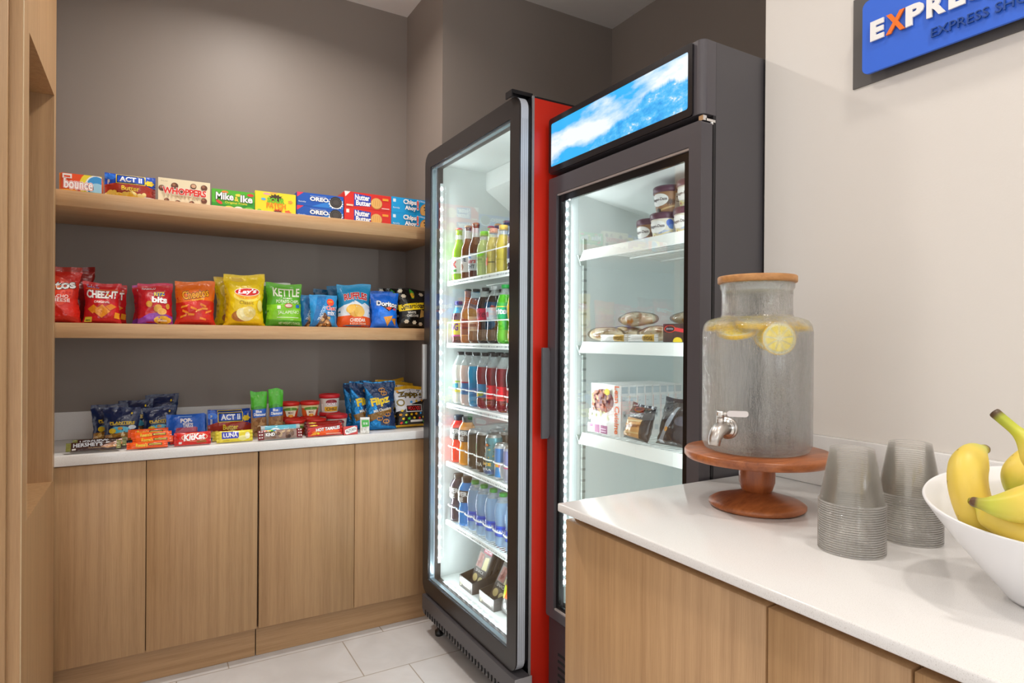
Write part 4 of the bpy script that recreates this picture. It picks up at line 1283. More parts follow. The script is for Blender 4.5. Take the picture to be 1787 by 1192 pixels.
vel = [('R', 0, 0, 1, 1, '#d8401f'), ('R', 0, .72, 1, 1, '#efe0a8'), ('E', .5, .66, .34, .2, '#6a9a3c'), ('P', [(.3, .1), (.7, .1), (.76, .6), (.24, .6)], '#f4ead0'), ('T', 'MAC', .38, .32, .62, .5, '#8a3a1c', {'b': .04}), ('E', .5, .15, .12, .12, '#f0a02c'), ('E', .12, .35, .12, .3, '#e8702c')]
chk = [('R', 0, 0, 1, 1, '#d9d4cc'), ('E', .5, .72, .24, .2, '#8f2430'), ('T', 'CHUNKY', .28, .5, .74, .68, '#ffffff', {'b': .06, 'ol': ['#8f2430']}), ('R', .2, .08, .8, .40, '#f0b41e'), ('T', 'CHILI', .28, .14, .72, .35, '#3a1a10', {'b': .05}), ('R', .04, .1, .13, .6, '#f4f2ee')]
tubs = [('mac_cup', 0.523, 2.785, .0, vel, 'cream and red macaroni cup with red lid, bottom of the left rear pile'), ('mac_cup', 0.521, 2.785, .0655, vel, 'cream and red macaroni cup with red lid, top of the left rear pile'),
        ('mac_cup', 0.607, 2.785, .0, vel, 'cream and red macaroni cup with red lid, bottom of the middle rear pile'), ('mac_cup', 0.606, 2.785, .0655, vel, 'cream and red macaroni cup with red lid, top of the middle rear pile'),
        ('mac_cup', 0.527, 2.690, .0, vel, 'cream and red macaroni cup with red lid, alone in front at the left'), ('mac_cup', 0.612, 2.690, .0, vel, 'cream and red macaroni cup with red lid, in front between its neighbours')]
for nm, x, y, dz, op, lab in tubs:
    tub(nm, lab, 'food cup', x, y, CZ + dz, 0.031, 0.0385, 0.065, '#d8c8a0', '#d22a22', op, group='red lidded macaroni cups')
for x, y, dz, lab in ((0.694, 2.787, .0, 'grey soup cup with red lid, bottom of the rear pile'), (0.692, 2.787, .0795, 'grey chili cup with red lid, top of the rear pile'), (0.700, 2.692, .0, 'grey soup cup with red lid standing in front')):
    tub('soup_cup', lab, 'food cup', x, y, CZ + dz, 0.036, 0.042, 0.079, '#cfcac2', '#c8232c', chk, group='red lidded soup cups', lidh=.016)
kind = [('R', .0, 0, 1, 1, '#9a8074'), ('R', 0, 0, .13, 1, '#7a1d24'), ('R', .87, 0, 1, 1, '#7a1d24')] + food(16, .2, .1, .82, .8, ['#c8ab88', '#6a4a3a', '#e3cfae', '#8a6a54', '#4a3028'], .06, .16, 9) + [('T', 'KIND', .16, .3, .36, .66, '#ffffff', {'b': .06, 'ol': ['#3a2a24']})] + [('R', .13 + i * .05, .82, .18 + i * .05, .98, c) for i, c in enumerate(['#e03a2c', '#f09a2c', '#e8d83a', '#5ab43c', '#3a8ad0'])] + [('E', x, y, .018, .07, '#efe6e0', {'n': 8}) for x in (.03, .08, .91, .96) for y in (.2, .5, .8)]
bag('nut_bar', 'clear wrapped nut bar with dark red dotted ends', 'snack bar', 0.452, 2.590, CZ + .001, 0.168, 0.038, 0.018, '#a8948a', '#8a2a30', kind, lean=.3, group=G2, seed=80, hor=True, flat_bottom=False, rz=.03)
bag('nut_bar', 'pale blue wrapped nut bar resting behind the clear one', 'snack bar', 0.460, 2.628, CZ + .006, 0.150, 0.046, 0.018, '#7ac4d8', '#c4ccd0', [('R', .1, 0, .9, 1, '#6cc0d8'), ('E', .35, .4, .14, .35, '#e8f4f8'), ('E', .35, .4, .08, .2, '#2a6aa0'), ('T', 'crisp', .55, .3, .85, .7, '#eef8fb', {'b': .04})], lean=.3, group=G2, seed=81, hor=True, flat_bottom=False)
hot = [('R', .05, 0, .95, 1, '#c8241a'), ('P', [(.05, 1), (.95, 1), (.95, .8), (.6, .66), (.3, .8), (.05, .68)], '#8a1410'), ('E', .5, .3, .36, .25, '#ee5a1c'), ('P', [(.1, .1), (.3, .5), (.25, .1)], '#f0a02c'), ('T', 'HOT TAMALES', .24, .42, .88, .70, '#ffffff', {'b': .06, 'sh': .15, 'ol': ['#3a0c08'], 'rot': 4}), ('R', .5, .1, .9, .16, '#f3c8b0'), ('E', .2, .88, .1, .05, '#f0c02c'), ('E', .3, .2, .03, .09, '#f3d83a')]
bag('cinnamon_candy_packet', 'red and orange cinnamon candy packet at the front', 'candy packet', 0.628, 2.592, CZ + .001, 0.158, 0.050, 0.022, '#a81c14', '#5a1410', hot, lean=.2, group=G2, seed=82, hor=True, flat_bottom=False, rz=.05)
bag('cinnamon_candy_packet', 'red cinnamon candy packet tilted behind the front one', 'candy packet', 0.632, 2.634, CZ + .001, 0.155, 0.056, 0.022, '#98180f', '#4a100c', hot, lean=.2, group=G2, seed=83, hor=True, flat_bottom=False)
t = carton('mint_tin', 'small red and white mint tin leaning beside the clear mint box', 'tin', 0.733, 2.588, CZ + .001, 0.060, 0.016, 0.036, '#c63a36', [('R', 0, 0, 1, 1, '#c8403c'), ('P', [(.08, .2), (.2, .06), (.92, .3), (.96, .8), (.8, .95), (.1, .6)], '#eef0ee'), ('T', 'ALTOIDS', .14, .38, .90, .66, '#3a3a42', {'b': .02, 'rot': 12}), ('R', .25, .25, .7, .29, '#a8a8aa')], group=G2, rz=.1, rx=-.25)
t = carton('mint_box', 'clear mint box full of white mints with a green label', 'box', 0.793, 2.590, CZ + .0005, 0.038, 0.022, 0.064, '#e6e2da', [('R', .06, .03, .94, .6, '#efece4')] + food(26, .12, .06, .88, .5, ['#fbfaf6', '#d8d4ca'], .12, .05, 12) + [('P', [(.12, .92), (.92, .92), (.95, .5), (.2, .44)], '#46b04a'), ('T', 'tic tac', .3, .62, .8, .80, '#ffffff', {'b': .03})], group=G2, rz=-.25)
b = MB(); b.rbox(-.0195, .0195, -.0005, .0225, .060, .068, mat('#f4f4f2', .3), .001, 1); b.build('flip_lid', t)
flip = [('P', [(.0, .98), (.98, .98), (1, .4), (.3, .62), (.0, .9)], '#16345e'), ('P', [(.3, .62), (1, .4), (1, .05), (.5, .08)], '#16305c'), ('T', 'Flipz', .16, .46, .82, .68, '#f3d21c', {'b': .08, 'ol': ['#2a3a8a'], 'rot': 12}), ('P', [(.05, .3), (.9, .44), (.88, .34), (.12, .16)], '#8a6228'), ('T', 'Milk Chocolate', .24, .37, .86, .43, '#f6efe2', {'b': .03, 'rot': 10})]
for (cx, cy) in ((.55, .82), (.62, .74), (.45, .22), (.72, .3), (.66, .16)):
    flip += [('E', cx, cy, .11, .05, '#b9803e'), ('E', cx - .04, cy, .035, .022, '#16305c'), ('E', cx + .04, cy, .035, .022, '#16305c')]
for (x, y, h, rz, sd, lab) in ((0.886, 2.665, .215, -.12, 84, 'shiny blue chocolate pretzel bag in front of its twins'), (0.838, 2.725, .208, .05, 85, 'shiny blue chocolate pretzel bag half covered by the front one'), (0.828, 2.785, .205, .1, 86, 'shiny blue chocolate pretzel bag furthest back')):
    bag('pretzel_bag', lab, 'snack bag', x, y, CZ, 0.138, h, 0.05, '#2484c8', '#2a86c4', flip, lean=.14, group='blue pretzel bags on the snack worktop', seed=sd, rz=rz, foil='foil', rough=.22, metal=.55)
zap = [('R', 0, .05, 1, .92, '#231d18'), ('P', [(.0, .92), (1, .92), (1, .66), (.55, .56), (.25, .42), (.0, .38)], '#e4e4e8'), ('T', 'Zapp', .10, .70, .78, .86, '#7a6422', {'b': .05, 'ol': ['#2a2212']}), ("T", "'s", .80, .76, .92, .88, '#7a6422', {'b': .05}), ('E', .16, .60, .13, .09, '#8a7430'), ('E', .16, .60, .085, .055, '#e4e4e8'), ('R', 0, .0, 1, .05, '#e0ac22'), ('R', .30, .36, .92, .54, '#e8e8e8'), ('R', .33, .38, .89, .52, '#2a1614'), ('T', 'VOODOO', .36, .40, .86, .50, '#e0262a', {'b': .06}), ('R', .45, .11, .92, .16, '#e8e4dc')]
R_ = random.Random(3)
for (cx, cy) in ((.12, .3), (.3, .29), (.48, .3), (.66, .31), (.84, .32), (.2, .2), (.4, .2), (.58, .21), (.77, .2), (.94, .22), (.14, .1), (.3, .11), (.5, .6), (.68, .62), (.88, .64), (.1, .88), (.96, .1), (.16, .4)):
    zap.append(('E', cx, cy, .06, .038, R_.choice(['#e83a2c', '#f2a01e', '#3aa0e8', '#4cc43a', '#f2c81e']), {'n': 10, 'jag': -.45}))
for (x, y, h, rz, sd, lab) in ((1.032, 2.68, .183, .0, 87, 'black chip bag with coloured figures and gold edges, in front'), (1.015, 2.755, .198, .03, 88, 'black chip bag with gold edge right behind the front one'), (0.995, 2.82, .212, .08, 89, 'black chip bag with gold edge furthest back by the wall')):
    bag('spiced_chip_bag', lab, 'chip bag', x, y, CZ, 0.145, h, 0.055, '#231d18', '#d8a420', zap, lean=.16, group='black and gold chip bags on the snack worktop', seed=sd, rz=rz)

# ------------------------------------------------------------------ bottles and cans
def liquid(h, a=0.92, rough=0.08):
    return mat(h, rough, 0.0, '', 0.6, a)


CLEARP = mat('#e4eeee', 0.06, 0.0, '', 0.5, 0.30)


def clampz(prof, z):
    for (r0, z0), (r1, z1) in zip(prof, prof[1:]):
        if z0 <= z <= z1 and z1 > z0:
            return r0 + (r1 - r0) * (z - z0) / (z1 - z0)
    return prof[-1][0]


def band(prof, z0, z1, off, n=8):
    zs = sorted({z0, z1} | {z for r, z in prof if z0 < z < z1})
    return [(clampz(prof, z) + off, z) for z in zs]


SHAPES = {
    'beer': ([(0, .003), (.024, 0), (.029, .004), (.030, .012), (.030, .118), (.0285, .132), (.0215, .150), (.0165, .166), (.0140, .185), (.0132, .212), (.0145, .213), (.0145, .221), (.0130, .226)], (.030, .100), .218),
    'juice': ([(0, .003), (.024, 0), (.028, .004), (.0285, .01), (.0285, .105), (.0265, .120), (.018, .140), (.0145, .155), (.0140, .170)], (.028, .098), .168),
    'contour': ([(0, .006), (.016, .0), (.026, .002), (.031, .012), (.0325, .03), (.0300, .055), (.0285, .075), (.0310, .100), (.0345, .122), (.0345, .140), (.0305, .165), (.0215, .190), (.0140, .205), (.0128, .212), (.0128, .218)], (.072, .118), .214),
    'soda': ([(0, .006), (.016, .0), (.026, .002), (.0315, .012), (.0330, .03), (.0315, .050), (.0305, .085), (.0330, .105), (.0350, .125), (.0350, .145), (.0310, .168), (.0215, .190), (.0140, .205), (.0128, .212), (.0128, .218)], (.055, .100), .214),
    'sport': ([(0, .004), (.028, 0), (.033, .004), (.0345, .014), (.0335, .04), (.0345, .060), (.0300, .082), (.0300, .092), (.0355, .104), (.0360, .140), (.0340, .156), (.0230, .176), (.0185, .182), (.0185, .186)], (.098, .148), .184),
    'water': ([(0, .005), (.018, 0), (.028, .003), (.0315, .012), (.0310, .05), (.0285, .072), (.0310, .092), (.0335, .115), (.0330, .135), (.0285, .158), (.0200, .178), (.0140, .190), (.0130, .198)], (.042, .080), .192),
    'tallcan': ([(0, .004), (.022, .003), (.0265, 0), (.0325, .012), (.0330, .02), (.0330, .138), (.0310, .147), (.0265, .155), (.0262, .158)], None, .157),
    'slimcan': ([(0, .004), (.018, .003), (.022, 0), (.0262, .010), (.0265, .015), (.0265, .118), (.0250, .126), (.0220, .132), (.0218, .134)], None, .133),
    'shortcan': ([(0, .004), (.022, .003), (.0265, 0), (.0325, .010), (.0330, .016), (.0330, .104), (.0310, .112), (.0265, .119), (.0262, .122)], None, .121),
}


def wrap_art(ops, prof, z0, z1, span, n, name, parent, off=0.0010):
    b = MB()
    rm = sum(clampz(prof, z0 + (z1 - z0) * k / 4) for k in range(5)) / 5
    w, h = span * rm, z1 - z0

    def fm(X, Y, l):
        a = (X / w - .5) * span - pi / 2
        r = clampz(prof, z0 + Y) + off + l
        return (r * cos(a), r * sin(a), z0 + Y)
    art(b, ops, w, h, fm, nu=n, nv=6, base=0.0, step=0.0003)
    return b.build(name, parent, (0, 0, 0))


def bottle(name, label, cat, x, y, z, kind, body, label_c, ops, cap, group, level=None, capstyle=None, neck=None, rz=-pi / 2, lz=None, span=2.7, dim=False):
    prof, lab, capz = SHAPES[kind]
    t = thing(name, label, cat, (x, y, z), rz, group)
    can = 'can' in kind
    b = MB()
    if can:
        b.lathe(prof[:7], body if not isinstance(body, str) else mat(body, .3, .35), 24)
        al = mat('#c4c8ca', 0.3, 0.8)
        b.lathe(prof[6:] + [(prof[-1][0] - .002, prof[-1][1]), (prof[-1][0] - .003, prof[-1][1] - .004), (0, prof[-1][1] - .004)], al, 24)
        b.box(-.008, .008, -.004, .012, prof[-1][1] - .004, prof[-1][1] - .0025, mat('#9ea2a4', .35, .8))
        b.build('can_body', t, (0, 0, 0))
        if ops:
            wrap_art(ops, prof, 0.010, prof[5][1] - .001, span, 12, 'printed_design', t, .0004)
        return t
    lv = level or capz * .86
    P = []
    for i, p in enumerate(prof):
        if i and prof[i - 1][1] < lv < p[1]:
            P.append((clampz(prof, lv), lv))
        P.append(p)
    mm = [body if not isinstance(body, str) else liquid(body)] * 0
    bm_ = body if not isinstance(body, str) else liquid(body)
    glass_top = CLEARP if kind != 'beer' else bm_
    mats_ = [bm_ if (a[1] + c[1]) / 2 < lv else glass_top for a, c in zip(P, P[1:])]
    b.lathe(P, None, 24, mats=mats_)
    if kind != 'beer':
        b.lathe([(0, lv - .001), (clampz(prof, lv) - .001, lv - .001)], bm_, 24)
    b.build('bottle_body', t, (0, 0, 0))
    z0, z1 = lz or lab
    b = MB()
    if label_c:
        b.lathe(band(prof, z0, z1, .0006), mat(label_c, .35), 24)
        b.build('paper_label', t, (0, 0, 0))
    if ops:
        wrap_art(ops, prof, z0, z1, span, 12, 'label_print', t)
    if neck:
        b = MB(); b.lathe(band(prof, neck[1], neck[2], .0006), mat(neck[0], .35, .3), 20); b.build('neck_label', t, (0, 0, 0))
    b = MB()
    r = prof[-1][0] + .0016
    if kind == 'beer':
        b.lathe([(r + .0012, capz + .001), (r + .0014, capz + .004), (r, capz + .008), (r - .003, capz + .0095), (0, capz + .0095)], mat(cap, .3, .5), 20)
    else:
        ch = .022 if kind == 'sport' else (.014 if kind != 'juice' else .018)
        c0 = capz - .006
        b.lathe([(r - .001, c0), (r + .0015, c0), (r + .0015, c0 + ch - .0015), (r, c0 + ch), (0, c0 + ch)], mat(cap, .4), 24)
    b.build('cap', t, (0, 0, 0))
    return t


def can(name, label, cat, x, y, z, kind, body, ops, cap, group):
    return bottle(name, label, cat, x, y, z, kind, body, None, ops, None, group)


def T_(s, x0, y0, x1, y1, c, b=.05, **k):
    return ('T', s, x0, y0, x1, y1, c, dict(b=b, **k))


X0 = 1.156            # centre line of the front row
BR = 'bottles and cans in the drinks cooler'
POSN = ['at the far left', 'second from the left', 'third from the left', 'fourth from the left', 'fifth from the left', 'sixth from the left', 'seventh from the left', 'eighth from the left']
s1, s2, s3, s4, s5 = [z + .0025 for z in SHZ]
# top shelf: beers and light juices
bottle('beer_bottle', 'green beer bottle with red crosses at the far left of the top cooler shelf', 'bottle', X0 - .008, 2.418, s1, 'beer', liquid('#9ecb2c', .88), '#e9efe4', [('R', 0, 0, 1, 1, '#e9efe4'), T_('XX', .2, .35, .8, .75, '#d8302c', .08), ('R', .2, .1, .8, .25, '#4a9a3c')], '#d04a3c', BR, neck=('#e3efe0', .178, .196))
bottle('beer_bottle', 'brown beer bottle with pale label, second from the left on the top cooler shelf', 'bottle', X0, 2.345, s1, 'beer', liquid('#7a3e12', .94), '#e6e4de', [('R', 0, 0, 1, 1, '#e9e7e2'), T_('LITE', .2, .62, .82, .92, '#1d2a50'), ('E', .5, .3, .16, .22, '#8f5a3a')], '#a87840', BR, neck=('#d9dcda', .172, .205))
bottle('beer_bottle', 'brown beer bottle with silver blue label, third from the left on the top cooler shelf', 'bottle', X0, 2.272, s1, 'beer', liquid('#5c2a10', .95), '#c9d0d8', [('R', 0, 0, 1, 1, '#ccd4dc'), ('P', [(.35, .72), (.65, .72), (.5, .98)], '#3a7ac8'), T_('Coors', .12, .42, .9, .70, '#c2303a', .05, sh=.2), T_('LIGHT', .15, .12, .85, .34, '#3a4858')], '#9a6a4a', BR, neck=('#c8ccd2', .168, .205))
bottle('juice_bottle', 'pale green juice bottle with lime green cap on the top cooler shelf', 'bottle', X0 - .006, 2.190, s1, 'juice', liquid('#c4d88a', .82), None, [('E', .5, .82, .4, .12, '#8ad02c'), T_('Izze', .25, .5, .8, .66, '#7a9a4a', .0), ('R', .2, .38, .85, .40, '#8aa85a'), ('R', .2, .2, .85, .22, '#8aa85a')], '#8fdc3c', BR)
bottle('juice_bottle', 'pale yellow juice bottle with peach cap on the top cooler shelf', 'bottle', X0 - .006, 2.112, s1, 'juice', liquid('#cfc06a', .85), None, [('R', .0, .45, .45, .9, '#eef0ea'), ('P', [(.0, .1), (.6, .12), (.6, .6), (.3, .3), (.0, .3)], '#ec7a52'), ('E', .3, .2, .08, .06, '#3a8a4a'), ('R', .6, .25, .95, .3, '#4a4a2a')], '#f0a07a', BR)
bottle('juice_bottle', 'golden juice bottle with yellow cap on the top cooler shelf', 'bottle', X0 - .006, 2.034, s1, 'juice', liquid('#d0bc4a', .85), None, [('R', .3, .3, .9, .33, '#a8963a'), ('R', .3, .15, .8, .17, '#a8963a')], '#f3c42c', BR)
bottle('beer_bottle', 'brown beer bottle with silver neck at the right end of the top cooler shelf', 'bottle', X0, 1.955, s1, 'beer', liquid('#3a2440', .95), '#cdd2d8', [('R', 0, 0, 1, 1, '#ccd2da'), ('E', .5, .5, .3, .3, '#3a3a6a')], '#3a3a42', BR, neck=('#c8ccd4', .160, .208))
for k, (x, y, c, nk, cp, lab) in enumerate(((X0 + .085, 2.300, '#8ac840', '#cfe8b0', '#d04a3c', 'green beer bottle in the second row left of the top shelf'), (X0 + .085, 2.240, '#7a3e12', '#dcdcdc', '#d89a2c', 'brown beer bottle with gold cap in the second row of the top shelf'), (X0 + .082, 2.163, '#4a2a18', '#c9ced6', '#8a5a4a', 'brown beer bottle with silver neck foil behind the lime capped juice'),
                                             (X0 + .085, 2.100, '#3f9a3a', '#5ab84a', '#c8402c', 'green beer bottle behind the peach capped juice'), (X0 + .08, 2.035, '#4a2a18', '#c9ced6', '#3a3c46', 'brown beer bottle with silver neck foil behind the golden juice'), (X0 + .08, 1.955, '#4a2040', '#c9ced6', '#3a3c46', 'dark beer bottle at the right of the second row'))):
    bottle('beer_bottle', lab, 'bottle', x, y, s1, 'beer', liquid(c, .93), '#d8d8d8', [], cp, BR, neck=(nk, .168, .205))
# second shelf: sodas
bottle('soda_bottle', 'small dark soda bottle with light blue collar at the far left of the second shelf', 'bottle', X0 - .008, 2.418, s2, 'juice', liquid('#5a2426', .93), '#e0d838', [('R', 0, 0, 1, 1, '#e3dc3a'), T_('ZING', .1, .35, .9, .8, '#6a2a8a', .06), ('R', 0, 0, 1, .1, '#c43a9a')], '#3a2a7a', BR, neck=('#2f9ad0', .128, .152))
bottle('soda_bottle', 'amber soda bottle second from the left on the second shelf', 'bottle', X0, 2.345, s2, 'beer', liquid('#b8662a', .9), '#7a6ab4', [('R', 0, 0, 1, 1, '#8a76c0'), ('R', .4, .0, 1, 1, '#8f4438'), ('R', 0, .0, 1, .06, '#e8a04a')], '#2a2422', BR)
bottle('soda_bottle', 'brown root soda bottle with beige label on the second shelf', 'bottle', X0, 2.268, s2, 'soda', liquid('#7a4a2e', .93), '#c9ab8e', [('R', 0, 0, 1, 1, '#cdb094'), T_('Root', .1, .5, .5, .8, '#8a2a2a'), T_('BEER', .55, .3, .95, .5, '#3a2420'), ('E', .12, .25, .1, .15, '#c42a3a')], '#23201f', BR, lz=(.05, .108))
bottle('soda_bottle', 'dark cherry cola bottle with pink red label on the second shelf', 'bottle', X0, 2.188, s2, 'contour', liquid('#2c1a18', .95), '#c8304a', [('R', 0, 0, 1, 1, '#d0304c'), T_('Coke', .1, .25, .9, .85, '#7a1a3a', .02, sh=.4)], '#26201f', BR, lz=(.092, .138))
bottle('soda_bottle', 'diet cola bottle with silver label and red script on the second shelf', 'bottle', X0, 2.108, s2, 'contour', liquid('#231a16', .95), '#c4c8ce', [('R', 0, 0, 1, 1, '#c9cdd3'), T_('Coke', .0, .2, .6, .85, '#d8202c', .05, sh=.3), T_('diet', .3, .84, .5, .96, '#b8303a', .0)], '#c9cdd0', BR, lz=(.092, .138))
bottle('soda_bottle', 'green lemon lime soda bottle with green cap on the second shelf', 'bottle', X0, 2.026, s2, 'contour', liquid('#5cc82c', .85), '#1fae5a', [('R', 0, 0, 1, 1, '#22b45c'), ('R', 0, .92, 1, 1, '#e8e03a'), T_('Sprite', .0, .25, .95, .85, '#ffffff', .07, sh=.15)], '#1fae4a', BR, lz=(.092, .140))
bottle('soda_bottle', 'yellow orange soda bottle with green cap at the right end of the second shelf', 'bottle', X0, 1.944, s2, 'contour', liquid('#f2c21c', .95), '#f0b41c', [('R', 0, 0, 1, 1, '#f2bc1c')], '#1fae4a', BR, lz=(.092, .140))
for k, y in enumerate((2.30, 2.225, 2.145, 2.065, 1.985)):
    bottle('soda_bottle', 'dark soda bottle in the second row of the second shelf, ' + POSN[k], 'bottle', X0 + .082, y, s2, 'soda', liquid('#3a221c', .94), '#5a4a6a', [], '#26211f', BR)
# third shelf
spec = [(2.412, '#f4f8f0', '#e8e6a0', [('R', 0, 0, 1, 1, '#dfe6c0'), ('R', 0, .9, 1, 1, '#a8d02c'), ('R', .2, .3, .8, .8, '#3a9ab0'), ('R', .3, .1, .9, .3, '#e8d83a')], 'white lemonade bottle', '#2a2626'),
        (2.338, '#f3d4c8', '#4a7cb0', [('R', 0, 0, 1, 1, '#4f80b4'), ('R', 0, .9, 1, 1, '#c8304a'), ('E', .3, .3, .2, .2, '#d8a03a')], 'pale pink lemonade bottle', '#2a2626'),
        (2.262, '#1f9ad0', '#1c86c0', [('R', 0, 0, 1, 1, '#1b80b8'), ('E', .3, .25, .2, .2, '#3a7a8a'), ('E', .7, .4, .2, .1, '#2a9ad8')], 'bright blue fruit drink bottle', '#23272a'),
        (2.186, '#8a2a32', '#3f88bc', [('R', 0, 0, 1, 1, '#4088bc'), ('R', 0, .55, .3, .95, '#2a2c30'), ('E', .3, .35, .15, .15, '#d8302c'), ('E', .5, .2, .14, .14, '#e8c02c'), ('E', .3, .12, .14, .12, '#2a2a2a'), ('E', .7, .3, .15, .2, '#8aa04a')], 'dark red fruit drink bottle with blue label', '#2a2422'),
        (2.108, '#7a1f26', '#dc2a34', [('R', 0, 0, 1, 1, '#e02c36'), T_('Dr', .18, .55, .6, .95, '#f4e8e8', .02, sh=.4, ol=['#1e1416']), T_('Pepper', .1, .2, .5, .5, '#f4e8e8', .02, sh=.4, ol=['#1e1416']), ('R', .55, .2, .9, .24, '#7a141c')], 'red soda bottle with white script, left of its twin', '#2a2422'),
        (2.028, '#7a1f26', '#dc2a34', [('R', 0, 0, 1, 1, '#e02c36'), T_('Dr', .18, .55, .6, .95, '#f4e8e8', .02, sh=.4, ol=['#1e1416']), T_('Pepper', .1, .2, .5, .5, '#f4e8e8', .02, sh=.4, ol=['#1e1416']), ('R', .55, .2, .9, .24, '#7a141c')], 'red soda bottle with white script, right of its twin', '#2a2422'),
        (1.948, '#2a1c1c', '#c82a2a', [('R', 0, 0, 1, 1, '#c82a2a'), ('R', 0, .85, 1, 1, '#f0ece8'), T_('A', .1, .2, .4, .7, '#ffffff')], 'dark cola bottle with red and white label', '#2a2422')]
for y, liq, lc, op, lab, cp in spec:
    bottle('soda_bottle', lab + ' on the third cooler shelf', 'bottle', X0, y, s3, 'soda', liquid(liq, .92), lc, op, cp, BR, lz=(.045, .098), level=.165)
for k, (y, c) in enumerate(((2.29, '#2a9ad0'), (2.215, '#a8606a'), (2.14, '#6a3a3a'), (2.06, '#5a2a22'), (1.985, '#3a2a2a'))):
    bottle('soda_bottle', 'dark capped bottle behind the front row of the third shelf, ' + POSN[k], 'bottle', X0 + .084, y, s3, 'soda', liquid(c, .9), '#7a8aa0', [], '#2a2626', BR, level=.165)
# fourth shelf: sports drinks and energy cans
pw = lambda: [('R', 0, 0, 1, 1, '#3a3436'), T_('POWER', .06, .52, .94, .92, '#f4f4f4', .08), T_('ADE', .2, .10, .75, .46, '#f4f4f4', .08)]
bottle('sports_bottle', 'red sports drink bottle at the far left of the fourth shelf', 'bottle', X0 - .004, 2.418, s4, 'sport', liquid('#f03a22', .93), '#3a3436', pw(), '#20222a', BR, level=.18)
bottle('sports_bottle', 'orange sports drink bottle second from the left on the fourth shelf', 'bottle', X0, 2.343, s4, 'sport', liquid('#f7a012', .93), '#3a3436', pw(), '#20222a', BR, level=.18)
can('energy_can', 'plain black tall energy drink can on the fourth shelf', 'can', X0, 2.263, s4, 'tallcan', '#3c3830', [T_('M', .3, .15, .6, .26, '#8a9a9a', .02)], None, BR)
can('energy_can', 'black tall energy drink can with green claw mark on the fourth shelf', 'can', X0, 2.187, s4, 'tallcan', '#2e2a26', [('P', [(.25, .85), (.34, .86), (.36, .5), (.30, .35), (.27, .6)], '#6ac82c'), ('P', [(.38, .8), (.44, .8), (.44, .55), (.40, .45)], '#6ac82c'), T_('ULTRA', .2, .12, .8, .24, '#d8dcd8', .05)], None, BR)
can('energy_can', 'teal patterned tall energy drink can on the fourth shelf', 'can', X0, 2.108, s4, 'tallcan', '#5a98a4', [('P', [(.25, .75), (.4, .8), (.42, .4), (.36, .2), (.34, .6), (.28, .65)], '#f0a82c'), ('E', .55, .86, .2, .06, '#2a3a3c', {'n': 12, 'jag': -.3}), ('E', .55, .86, .08, .04, '#f08a4a')] + food(22, .05, .35, .95, .8, ['#2a6a78', '#c8b04a', '#8ac0c0', '#c87a4a'], .04, .025, 2) + [('R', 0, 0, 1, .14, '#2f5c94'), T_('JUICE', .2, .22, .8, .34, '#f3c42c', .06), T_('ULTRA', .25, .1, .8, .17, '#dfe6ea', .04)], None, BR)
rb = lambda: [('R', 0, .52, 1, 1, '#2f7cc0'), ('R', 0, .0, 1, .5, '#d8dce0'), T_('Red', .2, .42, .5, .54, '#d8284a', .06), T_('Bull', .5, .34, .8, .44, '#d8284a', .06), ('E', .62, .38, .1, .08, '#f0b42c'), ('P', [(.45, 0), (.85, 0), (.75, .35), (.55, .35)], '#2f8cd0')]
can('slim_energy_can', 'slim blue and silver energy drink can on the fourth shelf', 'can', X0 - .006, 2.036, s4, 'slimcan', '#c4cad0', rb(), None, BR)
can('slim_energy_can', 'slim purple silver energy drink can at the right end of the fourth shelf', 'can', X0 - .006, 1.968, s4, 'slimcan', '#aab0c4', [('R', 0, .5, 1, 1, '#7a82b0'), ('R', 0, .4, 1, .44, '#c84a7a')], None, BR)
for k, (x, y, c, shp, sp, lab) in enumerate(((X0 + .075, 2.30, '#e8701c', 'shortcan', [], 'orange can behind the first energy can'), (X0 + .078, 2.225, '#4a4440', 'tallcan', [], 'dark can in the second row behind the black cans'), (X0 + .078, 2.150, '#4a4440', 'tallcan', [], 'dark can in the second row behind the teal can'),
                                              (X0 + .078, 2.062, '#2c2a28', 'tallcan', [('R', 0, .45, 1, .78, '#ecd21c'), T_('RECOVERY', .0, .82, .95, .95, '#f2f2f2', .05)], 'black can with yellow band in the second row'), (X0 + .148, 2.30, '#e8701c', 'tallcan', [], 'orange can in the third row at the left'), (X0 + .148, 2.225, '#e87a22', 'tallcan', [], 'orange can in the third row at the right'), (X0 + .148, 2.15, '#8a4a4a', 'tallcan', [], 'dull red can in the third row'), (X0 + .148, 2.07, '#3a3634', 'tallcan', [], 'dark can in the third row at the right'))):
    can('energy_can', lab + ' of the fourth shelf' if 'row' in lab else lab + ' on the fourth shelf', 'can', x, y, s4, shp, c, sp, None, BR)
# fifth shelf: sports drinks and water
bottle('sports_bottle', 'dark purple sports drink bottle at the far left of the fifth shelf', 'bottle', X0 - .004, 2.418, s5, 'sport', liquid('#3a3040', .93), '#2a2628', pw(), '#2a2624', BR, level=.18)
bottle('sports_bottle', 'bright blue sports drink bottle second from the left on the fifth shelf', 'bottle', X0, 2.343, s5, 'sport', liquid('#1a92e8', .93), '#2a2628', pw(), '#2a2624', BR, level=.18)
wt = [('R', 0, 0, 1, 1, '#1644c8'), ('R', .45, .1, .9, .7, '#4a74d8'), ('R', 0, .85, 1, .95, '#2a62e0'), T_('DASANI', .1, .3, .9, .6, '#e8eef8', .05)]
w0 = bottle('water_bottle', 'clear blue water bottle with green cap, leftmost of five on the fifth shelf', 'bottle', X0, 2.265, s5, 'water', liquid('#a4cdf2', .50), '#1644c8', wt, '#2f9a3c', 'water bottles on the fifth cooler shelf', level=.165)
